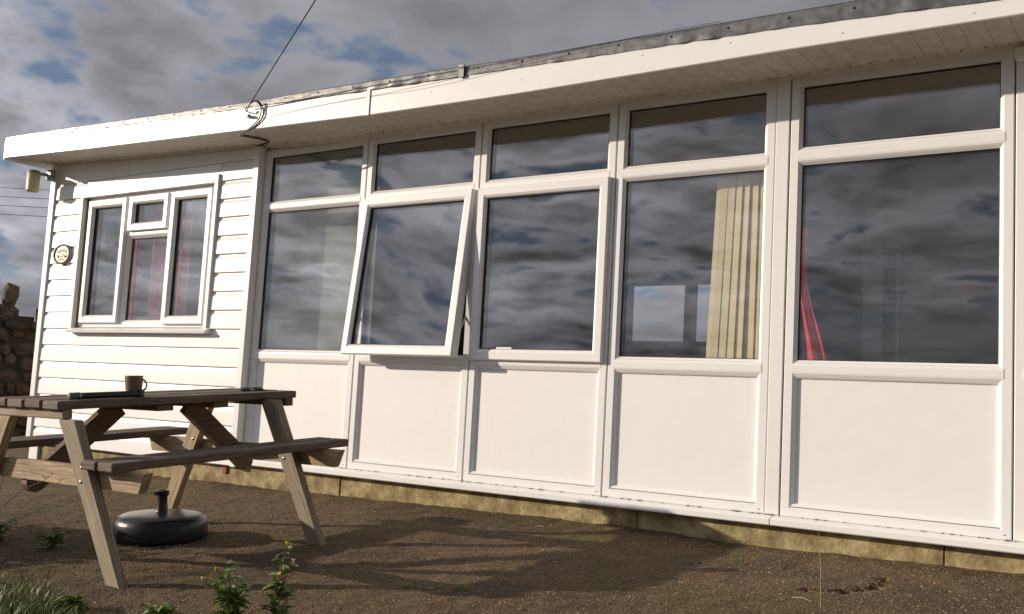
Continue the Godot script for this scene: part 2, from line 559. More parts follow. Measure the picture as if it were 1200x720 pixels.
func make_ground():
	var xs := axis(-6.6, 0.4, 0.02, [-900.0, -300.0, -120.0, -60.0, -40.0, -25.0, -18.0, -14.0, -12.0, -11.0, -10.0, -9.0, -8.5, -8.0, -7.6, -7.2, -6.9, -6.7, 0.5, 0.7, 1.0, 1.5, 2.0, 3.0, 5.0, 9.0, 15.0, 30.0, 60.0, 120.0, 300.0, 900.0])
	var zs := axis(-0.06, 3.2, 0.02, [-900.0, -300.0, -120.0, -60.0, -40.0, -25.0, -18.0, -14.0, -12.0, -10.0, -9.0, -7.0, -5.0, -3.0, -1.0, -0.3, 3.3, 3.5, 3.8, 4.2, 4.7, 5.5, 7.0, 9.0, 12.0, 20.0, 40.0, 80.0, 200.0, 900.0])
	var nx := xs.size()
	var nz := zs.size()
	var v := PackedVector3Array()
	var nr := PackedVector3Array()
	var co := PackedColorArray()
	var idx := PackedInt32Array()
	var n1 := noise(0.7, 4, 91)
	var n2 := noise(2.2, 4, 92)
	var hs := PackedFloat32Array()
	for j in nz:
		for i in nx:
			hs.append(ground_h(xs[i], zs[j]))
	for j in nz:
		for i in nx:
			var x := xs[i]
			var z := zs[j]
			var h := hs[j * nx + i]
			v.append(Vector3(x, h, z))
			var i0 := maxi(i - 1, 0); var i1 := mini(i + 1, nx - 1)
			var j0 := maxi(j - 1, 0); var j1 := mini(j + 1, nz - 1)
			nr.append(Vector3(-(hs[j * nx + i1] - hs[j * nx + i0]) / (xs[i1] - xs[i0]), 1.0, -(hs[j1 * nx + i] - hs[j0 * nx + i]) / (zs[j1] - zs[j0])).normalized())
			# brown grit, ochre moss and worn paler tarmac in patches
			var c := Vector3(0.43, 0.275, 0.13)
			var m := smoothstep(0.02, 0.40, n1.get_noise_2d(x, z) + 0.35 * n2.get_noise_2d(x, z))
			c = c.lerp(Vector3(0.33, 0.265, 0.07), m * 0.9)
			var p := smoothstep(0.05, 0.45, n1.get_noise_2d(x + 31.0, z - 8.0) + 0.4 * n2.get_noise_2d(x + 9.0, z))
			c = c.lerp(Vector3(0.20, 0.135, 0.075), p * 0.75)
			c *= 1.0 + 0.25 * n2.get_noise_2d(x * 2.0, z * 2.0 + 60.0)
			if absf(x + 3.0) > 14.0 or absf(z) > 12.0: c = Vector3(0.16, 0.17, 0.07)
			co.append(Color(c.x, c.y, c.z))
	for j in nz - 1:
		for i in nx - 1:
			var a := j * nx + i
			idx.append_array([a, a + 1, a + nx + 1, a, a + nx + 1, a + nx])
	var arr := []
	arr.resize(Mesh.ARRAY_MAX)
	arr[Mesh.ARRAY_VERTEX] = v
	arr[Mesh.ARRAY_NORMAL] = nr
	arr[Mesh.ARRAY_COLOR] = co
	arr[Mesh.ARRAY_INDEX] = idx
	var me := ArrayMesh.new()
	me.add_surface_from_arrays(Mesh.PRIMITIVE_TRIANGLES, arr)
	single("ground", me, M.ground, "brown gritty worn tarmac ground sloping up to the chalet", "ground", "", "structure")
	# loose grit
	var mb := MB.new()
	var top := Vector3(0, 0.6, 0)
	var rim := []
	for k in 5:
		var a := TAU * k / 5.0
		rim.append(Vector3(cos(a) * (0.85 + 0.25 * sin(k * 2.3)), 0.12, sin(a) * (0.85 + 0.2 * cos(k * 3.1))))
	for k in 5:
		var a: Vector3 = rim[k]
		var b: Vector3 = rim[(k + 1) % 5]
		mb.tri(top, a, b, (a + b + Vector3(0, 1.2, 0)).normalized())
		mb.tri(Vector3(0, -0.5, 0), a, b, (a + b - Vector3(0, 0.8, 0)).normalized())
	var mm := MultiMesh.new()
	mm.transform_format = MultiMesh.TRANSFORM_3D
	mm.use_colors = true
	mm.mesh = mb.mesh()
	var N := 95000
	mm.instance_count = N
	rng.seed = 5
	for k in N:
		var z := 0.02 + 3.1 * pow(rng.randf(), 0.9)
		var x := rng.randf_range(-6.3, 0.35)
		var s := 0.0024 + 0.0055 * pow(rng.randf(), 3.0)
		if rng.randf() < 0.005: s *= 2.2
		var b := Basis.from_euler(Vector3(rng.randf_range(-0.4, 0.4), rng.randf() * TAU, rng.randf_range(-0.4, 0.4))).scaled(Vector3(s, s * rng.randf_range(0.5, 0.9), s))
		mm.set_instance_transform(k, Transform3D(b, Vector3(x, ground_h(x, z), z)))
		var q := 0.45 + 0.9 * rng.randf()
		if rng.randf() < 0.02: q = 2.2
		mm.set_instance_color(k, Color(0.25 * q, 0.165 * q, 0.085 * q))
	var mi := MultiMeshInstance3D.new()
	mi.name = "gravel"
	mi.multimesh = mm
	mi.material_override = M.pebble
	add_child(mi)
	tag(mi, "loose fine brown grit scattered over the tarmac", "gravel", "", "stuff")

# ------------------------------------------------------------------ chalet
const FASCIA_LOW := [[-8.27, 2.59], [-7.13, 2.55], [-6.09, 2.523], [-5.2, 2.498], [-4.18, 2.471], [-3.1, 2.462], [-1.55, 2.474], [-0.645, 2.470], [1.3, 2.47]]
const FASCIA_TOP := [[-8.27, 2.728], [-5.2, 2.656], [-4.18, 2.634], [-3.13, 2.615], [-1.55, 2.586], [-0.67, 2.552], [1.3, 2.54]]
const ROOF_TOP := [[-8.27, 2.772], [-5.2, 2.692], [-4.18, 2.688], [-3.13, 2.669], [-1.67, 2.659], [1.3, 2.64]]
const WALL_TOP := [[-8.13, 2.605], [-6.57, 2.542], [-5.55, 2.508], [-5.0, 2.48], [1.3, 2.477]]
const ZF := 0.40

var house: Node3D

func sweep_x(mb: MB, x0: float, x1: float, step: float, section: Callable):
	# section(x) gives the corner points (Vector2 y,z) of a closed outline, walked so that the outside is on its left
	var c := maxi(1, int(ceil((x1 - x0) / step)))
	var rows := []
	for i in c + 1:
		var x := lerpf(x0, x1, float(i) / c)
		var r := []
		for q in section.call(x): r.append(Vector3(x, q.x, q.y))
		rows.append(r)
	var m: int = rows[0].size()
	var cen := Vector3.ZERO
	for q in rows[0]: cen += q
	cen /= m
	for i in c:
		var mid := Vector3.ZERO
		for q in rows[i]: mid += q
		mid /= m
		for k in m:
			var l := (k + 1) % m
			var out: Vector3 = (rows[i][k] + rows[i][l]) / 2 - mid
			out.x = 0
			mb.fquad(rows[i][k], rows[i][l], rows[i + 1][l], rows[i + 1][k], out)
	for e in [0, c]:
		var mid := Vector3.ZERO
		for q in rows[e]: mid += q
		mid /= m
		for k in m:
			mb.tri(mid, rows[e][k], rows[e][(k + 1) % m], Vector3(-1 if e == 0 else 1, 0, 0))

var pane_count := 0

func pane(parent: Node, x0: float, x1: float, y0: float, y1: float, z: float, m: Material):
	# sealed unit: two sheets, each very slightly bowed as real panes are
	pane_count += 1
	rng.seed = 900 + pane_count
	var sag := rng.randf_range(0.0003, 0.0009) * (1.0 if rng.randf() < 0.6 else -1.0)
	var sx := rng.randf_range(-0.00008, 0.00008)
	for layer in 2:
		var mb := MB.new()
		var zc := z - 0.004 - layer * 0.02
		var N := 12
		var w := x1 - x0
		var h := y1 - y0
		var F := func(u: float, t: float) -> float:
			return sag * 16.0 * u * (1.0 - u) * t * (1.0 - t) + sx * sin(u * 5.0 + 1.0) * sin(t * 6.0)
		var Nn := func(u: float, t: float) -> Vector3:
			var e := 0.01
			return Vector3(-(F.call(u + e, t) - F.call(u - e, t)) / (2 * e * w), -(F.call(u, t + e) - F.call(u, t - e)) / (2 * e * h), 1.0).normalized()
		for side in [1.0, -1.0]:
			for i in N:
				for j in N:
					var q := []
					var nn := []
					for k in [[0, 0], [1, 0], [1, 1], [0, 1]]:
						var u := float(i + k[0]) / N
						var t := float(j + k[1]) / N
						q.append(Vector3(x0 + w * u, y0 + h * t, zc + F.call(u, t) + side * 0.002))
						nn.append(Nn.call(u, t) * side)
					mb.tri(q[0], q[1], q[2], nn[0], nn[0], nn[1], nn[2])
					mb.tri(q[0], q[2], q[3], nn[0], nn[0], nn[2], nn[3])
		part(parent, "glass_pane", mb, m)

func bead(parent: Node, x0: float, x1: float, y0: float, y1: float, zf: float, zg: float, w := 0.013):
	# sloping glazing bead and the black gasket behind it
	var mb := MB.new()
	mb.ring(x0, x1, y0, y1, [[0.0, zg - 0.03], [0.0, zf], [w, zg + 0.004], [w, zg - 0.03]])
	part(parent, "glazing_bead", mb, M.pvc)
	mb = MB.new()
	mb.ring(x0 + w, x1 - w, y0 + w, y1 - w, [[0.0, zg - 0.02], [0.0, zg + 0.003], [0.004, zg + 0.001], [0.004, zg - 0.02]])
	part(parent, "gasket", mb, M.rubber)

func rail(parent: Node, called: String, x0: float, x1: float, y0: float, y1: float, z0: float, z1: float):
	# horizontal bar with a soft rounded face
	var mb := MB.new()
	var h := (y1 - y0) / 2
	var yc := (y0 + y1) / 2
	var sec := func(_x: float) -> Array:
		return [Vector2(yc - h, z0), Vector2(yc + h, z0), Vector2(yc + h, z1 - 0.008), Vector2(yc + h * 0.80, z1 - 0.002), Vector2(yc + h * 0.5, z1), Vector2(yc - h * 0.5, z1), Vector2(yc - h * 0.80, z1 - 0.002), Vector2(yc - h, z1 - 0.008)]
	sweep_x(mb, x0, x1, 10.0, sec)
	part(parent, called, mb, M.pvc)

func glazed_unit(x0: float, x1: float, y_tr0: float, y_tr1: float, sash: int, g: Material, label: String):
	var u := Node3D.new()
	u.name = "window_unit"
	house.add_child(u, true)
	u.set_meta("label", label)
	var yb := 0.2908
	var yt := 2.474
	var fw := 0.046
	var mb := MB.new()
	mb.ring(x0, x1, yb, yt, [[0.0, -0.07], [0.0, -0.004], [0.004, 0.0], [fw - 0.004, 0.0], [fw, -0.004], [fw, -0.07]])
	part(u, "frame", mb, M.pvc)
	var yr0 := 0.975
	var yr1 := 1.037
	var xi0 := x0 + fw
	var xi1 := x1 - fw
	rail(u, "transom", xi0 - 0.010, xi1 + 0.010, y_tr0, y_tr1, -0.06, 0.0022)
	rail(u, "sill_rail", xi0 - 0.010, xi1 + 0.010, yr0, yr1, -0.06, 0.0022)
	# top light
	bead(u, xi0, xi1, y_tr1, yt - 0.034, -0.003, -0.020)
	pane(u, xi0, xi1, y_tr1, yt - 0.02, -0.021, g)
	# lower infill panel
	mb = MB.new()
	mb.abox(xi0, xi1, yb + 0.045, yr0, -0.06, -0.022)
	part(u, "infill_panel", mb, M.panel)
	mb = MB.new()
	mb.ring(xi0, xi1, yb + 0.050, yr0, [[0.0, -0.05], [0.0, -0.002], [0.012, -0.010], [0.016, -0.020], [0.016, -0.05]])
	part(u, "panel_bead", mb, M.pvc)
	mb = MB.new(); mb.abox(x1 - 0.034, x1 - 0.022, yb + 0.020, yb + 0.0235, -0.002, 0.0006); part(u, "drain_slot", mb, M.gap)
	if sash == 0:
		bead(u, xi0, xi1, yr1, y_tr0, -0.003, -0.020)
		pane(u, xi0, xi1, yr1, y_tr0, -0.021, g)
	else:
		# top-hung sash standing proud of the frame
		var s := Node3D.new()
		s.name = "opening_sash"
		u.add_child(s)
		var sx0 := x0 + 0.010
		var sx1 := x1 - 0.022
		var sy0 := 1.012
		var sy1 := 2.052
		var sw := 0.066
		var open := deg_to_rad(6.6) if sash == 2 else 0.0
		s.transform = Transform3D(Basis(Vector3.RIGHT, -open), Vector3(0, sy1, 0.0))
		mb = MB.new()
		mb.ring(sx0, sx1, sy0 - sy1, 0.0, [[0.008, -0.045], [0.008, -0.002], [0.0, 0.0], [0.0, 0.022], [0.006, 0.030], [sw - 0.020, 0.030], [sw - 0.006, 0.022], [sw, 0.010], [sw, -0.045], [0.008, -0.045]])
		var w := part(s, "sash_frame", mb, M.pvc)
		w.name = "sash_frame"
		mb = MB.new()
		mb.ring(sx0 + sw, sx1 - sw, sy0 - sy1 + sw, -sw, [[0.0, -0.02], [0.0, 0.012], [0.004, 0.008], [0.004, -0.02]])
		part(s, "gasket", mb, M.rubber)
		pane(s, sx0 + sw - 0.01, sx1 - sw + 0.01, sy0 - sy1 + sw - 0.01, -sw + 0.01, 0.004, g)
		# dark rebate seal round the opening
		mb = MB.new()
		mb.ring(x0 + fw - 0.012, x1 - fw + 0.012, yr1 - 0.012, y_tr0 + 0.012, [[0.0, -0.05], [0.0, -0.006], [0.012, -0.006], [0.012, -0.05]])
		part(u, "seal", mb, M.rubber)
		if sash == 2:
			for sx in [sx0 + 0.02, sx1 - 0.02]:
				mb = MB.new()
				mb.tube([Vector3(sx, 1.30, -0.02), Vector3(sx, 1.12, 0.09)], [0.006, 0.006], 6)
				part(u, "window_stay", mb, M.steel)
		else:
			mb = MB.new()
			mb.abox(-3.42, -3.31, sy0 + sw, sy0 + sw + 0.012, -0.01, 0.012, 0.002)
			part(u, "vent_clip", mb, M.pvc)
	return u

func make_house():
	house = thing("chalet", "single-storey white plastic-clad chalet with a long row of tall windows", "building")
	rng.seed = 21
	# --- plinth blocks
	var cuts := [-8.15, -4.6, -2.46, -0.94, 1.3]
	for i in cuts.size() - 1:
		var mb := MB.new()
		mb.abox(cuts[i] + 0.002, cuts[i + 1] - 0.003, -0.25, 0.252, -0.13, -0.006 + rng.randf_range(-0.004, 0.004), 0.004)
		part(house, "plinth_block", mb, M.concrete)
	var mb := MB.new()
	mb.abox(-5.73, -5.68, 0.165, 0.225, -0.02, 0.012, 0.006)
	part(house, "brick_fragment", mb, M.brick)
	# --- floor, ceiling, inner walls
	mb = MB.new(); mb.abox(-8.12, 1.3, 0.16, 0.262, -4.0, -0.14); part(house, "floor_slab", mb, M.carpet)
	mb = MB.new(); mb.abox(-8.10, 1.28, 2.490, 2.52, -3.98, -0.02); part(house, "ceiling", mb, M.ceiling)
	mb = MB.new(); mb.abox(-5.66, -5.585, 0.262, 2.489, -3.98, -0.08); part(house, "partition_wall", mb, M.interior)
	mb = MB.new(); mb.abox(-1.757, 1.28, 0.262, 2.489, -2.6, -2.5); part(house, "partition_wall", mb, M.interior)
	mb = MB.new(); mb.abox(-1.85, -1.757, 1.985, 2.489, -2.6, -2.5); part(house, "partition_wall", mb, M.interior)
	mb = MB.new(); mb.abox(-1.99, -1.85, 0.262, 2.42, -2.62, -2.47, 0.01); part(house, "door_jamb", mb, M.jamb)
	mb = MB.new(); mb.abox(-1.757, -1.73, 0.262, 1.985, -2.49, -2.465, 0.005); part(house, "door_jamb", mb, M.jamb)
	mb = MB.new(); mb.abox(-1.85, 1.2, 2.36, 2.42, -2.49, -2.465, 0.005); part(house, "cornice_rail", mb, M.jamb)
	# back wall with a window in it
	for b in [[-8.14, -4.72, 0.0, 2.6], [-3.74, 1.3, 0.0, 2.6], [-4.72, -3.74, 0.0, 1.40], [-4.72, -3.74, 2.06, 2.6]]:
		mb = MB.new(); mb.abox(b[0], b[1], b[2], b[3], -4.15, -4.0); part(house, "rear_wall", mb, M.interior)
	mb = MB.new()
	mb.ring(-4.719, -3.741, 1.401, 2.059, [[0.0, -4.12], [0.0, -3.985], [0.05, -3.985], [0.05, -4.12]])
	mb.abox(-4.06, -3.985, 1.45, 2.01, -4.12, -3.985)
	var rw := part(house, "rear_window", mb, M.darkframe)
	mb = MB.new(); mb.abox(-4.67, -3.79, 1.45, 2.01, -4.08, -4.074); part(rw, "glass_pane", mb, M.glass)
	mb = MB.new(); mb.abox(-8.15, -8.03, 0.0, 2.60, -4.15, 0.02); part(house, "side_wall", mb, M.siding)
	mb = MB.new(); mb.abox(1.3, 1.42, 0.0, 2.52, -4.15, 0.02); part(house, "side_wall", mb, M.siding)
	mb = MB.new(); mb.abox(0.32, 1.3, 0.252, 2.474, -0.10, -0.01); part(house, "front_wall", mb, M.siding)
	# --- clad wall on the left: backing with the window opening left free
	var wx0 := -7.62
	var wx1 := -5.995
	var wy0 := 1.20
	var wy1 := 2.285
	for b in [[-8.03, wx0, 0.24, 2.50], [wx1, -5.56, 0.24, 2.50], [wx0, wx1, 0.24, wy0], [wx0, wx1, wy1, 2.50]]:
		mb = MB.new(); mb.abox(b[0], b[1], b[2], b[3], -0.08, 0.026); part(house, "front_wall", mb, M.interior)
	# siding boards, each a lapped profile
	var pitch := 0.137
	var L0 := -8.085
	var R0 := -5.60
	for k in 16:
		var y := 0.226 + k * pitch
		var spans := [[L0, R0]]
		if y + pitch > wy0 - 0.055 and y < wy1 + 0.05: spans = [[L0, -7.688], [-5.965, R0]]
		elif k == 6: spans = [[L0, -6.99], [-6.987, R0]]
		if k == 6: spans = [[L0, -6.985], [-6.981, R0]]
		for s in spans:
			mb = MB.new()
			var j := rng.randf_range(-0.0012, 0.0012)
			var sec := func(_x: float) -> Array:
				return [Vector2(y, 0.027), Vector2(y + 0.001, 0.045 + j), Vector2(y + 0.006, 0.049 + j), Vector2(y + 0.098, 0.047 + j), Vector2(y + 0.108, 0.044), Vector2(y + 0.124, 0.037), Vector2(y + pitch - 0.001, 0.035), Vector2(y + pitch - 0.001, 0.027)]
			sweep_x(mb, s[0], s[1], 10.0, sec)
			part(house, "siding_board", mb, M.siding)
	mb = MB.new(); mb.abox(-7.687, -5.966, 2.336, 2.417, 0.027, 0.045, 0.004); part(house, "siding_board", mb, M.siding)
	# frieze boards under the soffit
	for s in [[-8.085, -7.10], [-7.095, -5.60]]:
		mb = MB.new()
		var sec := func(x: float) -> Array:
			var t := lerp_table(WALL_TOP, x) - 0.012
			return [Vector2(2.420, 0.027), Vector2(2.420, 0.038), Vector2(2.424, 0.041), Vector2(t, 0.041), Vector2(t, 0.027)]
		sweep_x(mb, s[0], s[1], 0.3, sec)
		part(house, "frieze_board", mb, M.siding)
	mb = MB.new(); mb.abox(-8.085, -5.60, 2.445, 2.449, 0.041, 0.0425); part(house, "frieze_strip", mb, M.soffit)
	# corner trims
	mb = MB.new(); mb.abox(-8.155, -8.085, 0.22, 2.60, 0.0, 0.062, 0.004); part(house, "corner_trim", mb, M.pvc)
	mb = MB.new(); mb.abox(-5.605, -5.548, 0.22, 2.505, -0.07, 0.058, 0.004); part(house, "corner_trim", mb, M.pvc)
	# window trim: jambs, head, sill
	mb = MB.new(); mb.abox(-7.690, -7.645, 1.165, 2.335, 0.026, 0.066, 0.004); part(house, "window_trim", mb, M.pvc)
	mb = MB.new(); mb.abox(-6.005, -5.963, 1.165, 2.335, 0.026, 0.066, 0.004); part(house, "window_trim", mb, M.pvc)
	mb = MB.new(); mb.abox(-7.644, -6.006, 2.272, 2.335, 0.026, 0.066, 0.004); part(house, "window_trim", mb, M.pvc)
	mb = MB.new()
	sweep_x(mb, -7.66, -5.93, 10.0, func(_x): return [Vector2(1.150, 0.02), Vector2(1.150, 0.105), Vector2(1.166, 0.108), Vector2(1.190, 0.06), Vector2(1.196, -0.02), Vector2(1.16, -0.02)])
	part(house, "window_sill", mb, M.pvc)
	# casement window
	var cw := Node3D.new()
	cw.name = "casement_window"
	house.add_child(cw)
	cw.set_meta("label", "three-light white casement window with a small top vent")
	mb = MB.new()
	mb.ring(-7.645, -6.005, 1.192, 2.275, [[0.0, -0.05], [0.0, 0.018], [0.05, 0.018], [0.05, -0.05]])
	part(cw, "frame", mb, M.pvc)
	for x in [-7.065, -6.54]:
		mb = MB.new(); mb.abox(x - 0.022, x + 0.022, 1.24, 2.226, -0.05, 0.0185, 0.003); part(cw, "mullion", mb, M.pvc)
	rail(cw, "transom", -7.04, -6.565, 1.925, 1.975, -0.05, 0.019)
	for c in [[-7.59, -7.082, 1.232, 2.245, 0], [-7.048, -6.557, 1.965, 2.245, 1], [-6.523, -6.045, 1.222, 2.245, 0]]:
		mb = MB.new()
		mb.ring(c[0], c[1], c[2], c[3], [[0.004, -0.03], [0.004, 0.018], [0.0, 0.020], [0.0, 0.040], [0.006, 0.046], [0.045, 0.046], [0.060, 0.036], [0.066, 0.022], [0.066, -0.03]])
		part(cw, "casement", mb, M.pvc)
		mb = MB.new()
		mb.ring(c[0] + 0.066, c[1] - 0.066, c[2] + 0.066, c[3] - 0.066, [[0.0, -0.01], [0.0, 0.022], [0.004, 0.018], [0.004, -0.01]])
		part(cw, "gasket", mb, M.rubber)
		pane(cw, c[0] + 0.05, c[1] - 0.05, c[2] + 0.05, c[3] - 0.05, 0.014, M.misted)
	bead(cw, -7.043, -6.562, 1.242, 1.925, 0.016, -0.005, 0.016)
	pane(cw, -7.04, -6.565, 1.25, 1.92, -0.006, M.misted)
	# --- glazed units
	glazed_unit(-5.545, -4.557, 2.040, 2.092, 0, M.misted, "glazed unit with a pale closed blind behind it")
	glazed_unit(-4.551, -3.624, 2.040, 2.095, 2, M.glass, "glazed unit whose middle sash hangs open")
	glazed_unit(-3.618, -2.682, 2.040, 2.095, 1, M.glass, "glazed unit with a closed top-hung sash")
	glazed_unit(-2.676, -1.768, 2.035, 2.095, 0, M.glass, "glazed unit with a cream blind drawn to one side")
	glazed_unit(-1.689, -0.669, 2.039, 2.105, 0, M.glass, "widest glazed unit with a bright cloth hanging behind it")
	glazed_unit(-0.663, 0.31, 2.039, 2.105, 0, M.glass, "glazed unit beside the end wall")
	mb = MB.new(); mb.abox(-1.766, -1.695, 0.291, 2.474, -0.07, 0.002, 0.004); part(house, "post", mb, M.pvc)
	mb = MB.new(); mb.abox(-0.662, -0.60, 2.405, 2.462, 0.001, 0.05, 0.004); part(house, "cable_clip_box", mb, M.pvc)
	# dark sealant strips behind the joints
	for x in [-4.554, -3.621, -2.679, -1.692, -0.666]:
		mb = MB.new(); mb.abox(x - 0.012, x + 0.012, 0.292, 2.474, -0.09, -0.012); part(house, "joint_seal", mb, M.gap)
	mb = MB.new(); mb.abox(-5.60, 0.33, 2.474, 2.489, -0.09, -0.004); part(house, "head_plate", mb, M.soffit)
	# cills in two lengths
	for s in [[-5.56, -1.724], [-1.719, 1.3]]:
		mb = MB.new()
		sweep_x(mb, s[0], s[1], 10.0, func(_x): return [Vector2(0.244, -0.10), Vector2(0.244, 0.050), Vector2(0.249, 0.056), Vector2(0.274, 0.056), Vector2(0.280, 0.050), Vector2(0.290, 0.006), Vector2(0.290, -0.10)])
		part(house, "sill", mb, M.pvc)
	# --- soffit planks running out from the wall
	var x := -8.24
	while x < 1.2:
		mb = MB.new()
		var ya := lerp_table(WALL_TOP, x + 0.05) + 0.004
		var yb := lerp_table(FASCIA_LOW, x + 0.05) + 0.012
		var dz := ZF - 0.01
		var ang := atan2(ya - yb, dz)
		var slope := (lerp_table(FASCIA_LOW, x + 0.1) - lerp_table(FASCIA_LOW, x)) / 0.1
		var bs := Basis(Vector3.RIGHT, ang) * Basis(Vector3.BACK, atan(slope))
		mb.box(Transform3D(bs, Vector3(x + 0.05, (ya + yb) / 2 + 0.005, dz / 2)), Vector3(0.0985, 0.010, dz + 0.005), 0.002)
		var pk := part(house, "soffit_plank", mb, M.soffit)
		mb = MB.new()
		mb.box(Transform3D(bs, Vector3(x + 0.05 + rng.randf_range(-0.006, 0.006), ya - 0.0012, 0.050 + (0.04 if x < -5.6 else 0.0))), Vector3(0.009, 0.004, 0.006), 0.001)
		part(pk, "nail", mb, M.gap)
		x += 0.1
	mb = MB.new()
	sweep_x(mb, -8.24, 1.2, 0.5, func(q):
		var a := lerp_table(WALL_TOP, q) + 0.030
		var b := lerp_table(FASCIA_LOW, q) + 0.038
		return [Vector2(a, -0.1), Vector2(b, ZF - 0.005), Vector2(b + 0.01, ZF - 0.005), Vector2(a + 0.01, -0.1)])
	part(house, "soffit_backing", mb, M.gap)
	# cover bead where the soffit meets the wall
	for s in [[-8.08, -5.60, 0.042], [-5.545, 1.2, 0.0]]:
		mb = MB.new()
		sweep_x(mb, s[0], s[1], 0.5, func(q):
			var a := lerp_table(WALL_TOP, q) + 0.004
			return [Vector2(a - 0.014, s[2]), Vector2(a, s[2]), Vector2(a, s[2] + 0.020), Vector2(a - 0.006, s[2] + 0.016), Vector2(a - 0.014, s[2] + 0.004)])
		part(house, "cover_bead", mb, M.soffit)
	# --- fascia boards and their joint cover
	for s in [[-8.28, -4.196], [-4.176, 1.3]]:
		mb = MB.new()
		sweep_x(mb, s[0], s[1], 0.3, func(q):
			var a := lerp_table(FASCIA_LOW, q)
			var b := lerp_table(FASCIA_TOP, q) + 0.012
			return [Vector2(a, ZF - 0.004), Vector2(a, ZF + 0.010), Vector2(a + 0.004, ZF + 0.014), Vector2(b, ZF + 0.014), Vector2(b, ZF - 0.004)])
		part(house, "fascia_board", mb, M.pvc)
	x = -7.9
	while x < 0.6:
		mb = MB.new()
		mb.lathe(Transform3D(Basis(Vector3.RIGHT, PI / 2), Vector3(x, lerp_table(FASCIA_LOW, x) + 0.055 + rng.randf_range(-0.02, 0.04), ZF + 0.0142)), [Vector2(0.003, 0), Vector2(0.0028, 0.0012), Vector2(0, 0.0014)], 7)
		part(house, "fixing_pin", mb, M.gap)
		x += rng.randf_range(0.45, 0.75)
	mb = MB.new()
	for k in 90:
		var gx := rng.randf_range(-4.7, 0.2)
		var gl := 0.003 + 0.022 * pow(rng.randf(), 3.0)
		mb.abox(gx, gx + gl, 0.2895, 0.2925, 0.001, 0.006 + rng.randf() * 0.006)
	var gr := part(house, "sill_grime", mb, M.gap)
	gr.set_meta("kind", "stuff")
	mb = MB.new()
	mb.abox(-4.212, -4.180, 2.468, 2.636, ZF, ZF + 0.020, 0.003)
	part(house, "joint_cover", mb, M.pvc)
	mb = MB.new(); mb.abox(-8.300, -8.282, 2.575, 2.735, -4.3, ZF + 0.018, 0.003); part(house, "gable_fascia", mb, M.pvc)
	# --- dented metal roof edge in lengths
	var dent := noise(1.1, 3, 101)
	var fine := noise(4.2, 3, 103)
	for s in [[-8.296, -5.03, 0.019], [-5.05, -3.47, 0.022], [-3.49, 1.3, 0.019]]:
		var nx := int((s[1] - s[0]) / 0.018)
		var ny := 8
		var v := PackedVector3Array()
		var idx := PackedInt32Array()
		for i in nx + 1:
			var q := lerpf(s[0], s[1], float(i) / nx)
			var lo := lerp_table(FASCIA_TOP, q) - 0.006 + 0.003 * fine.get_noise_1d(q * 1.5)
			var hi := lerp_table(ROOF_TOP, q) + 0.003 * dent.get_noise_1d(q)
			var amp := smoothstep(0.02, 0.35, dent.get_noise_1d(q + 77.0))
			if q < -5.2: amp = 0.1 + 0.2 * amp
			for k in ny + 1:
				var t := float(k) / ny
				var pinch := pow(absf(sin(q * 17.0 + 0.8 * sin(q * 3.1))), 3.0)
				var d := maxf(-0.002, (amp * (1.6 if q > -5.2 else 1.0)) * 0.0055 * (1.0 - t) * (pinch - 0.25 + 0.6 * fine.get_noise_2d(q, t * 0.3))) + 0.0012 * fine.get_noise_2d(q * 2.0, t)
				v.append(Vector3(q, lerpf(lo, hi, t), ZF + s[2] + d - 0.006 * t))
			v.append(Vector3(q, hi + 0.004, ZF - 0.03))
		var w := ny + 2
		for i in nx:
			for k in w - 1:
				var a := i * w + k
				idx.append_array([a, a + 1, a + w + 1, a, a + w + 1, a + w])
		var st := SurfaceTool.new()
		st.begin(Mesh.PRIMITIVE_TRIANGLES)
		st.set_smooth_group(0)
		for p in v: st.add_vertex(p)
		for i in idx: st.add_index(i)
		st.generate_normals()
		var tr := part(house, "roof_edge_trim", st.commit(), M.metal)
		# roofing nails along the strip
		var q := float(s[0]) + 0.12
		while q < s[1] - 0.05:
			mb = MB.new()
			var yy := lerpf(lerp_table(FASCIA_TOP, q), lerp_table(ROOF_TOP, q), 0.55)
			mb.lathe(Transform3D(Basis(Vector3.RIGHT, PI / 2), Vector3(q, yy, ZF + s[2] - 0.004)), [Vector2(0.0055, 0), Vector2(0.0055, 0.003), Vector2(0.003, 0.005), Vector2(0, 0.0055)], 8)
			part(tr, "nail", mb, M.gap)
			q += 0.30
	mb = MB.new(); mb.abox(-3.50, -3.458, 2.605, 2.684, ZF + 0.024, ZF + 0.031, 0.002); part(house, "roof_clip", mb, M.metal)
	mb = MB.new()
	sweep_x(mb, -8.28, 1.3, 0.5, func(q):
		var b := lerp_table(ROOF_TOP, q)
		return [Vector2(b - 0.09, -4.25), Vector2(b, -4.25), Vector2(b, ZF - 0.01), Vector2(b - 0.04, ZF - 0.01), Vector2(b - 0.09, -0.2)])
	part(house, "roof", mb, M.felt)

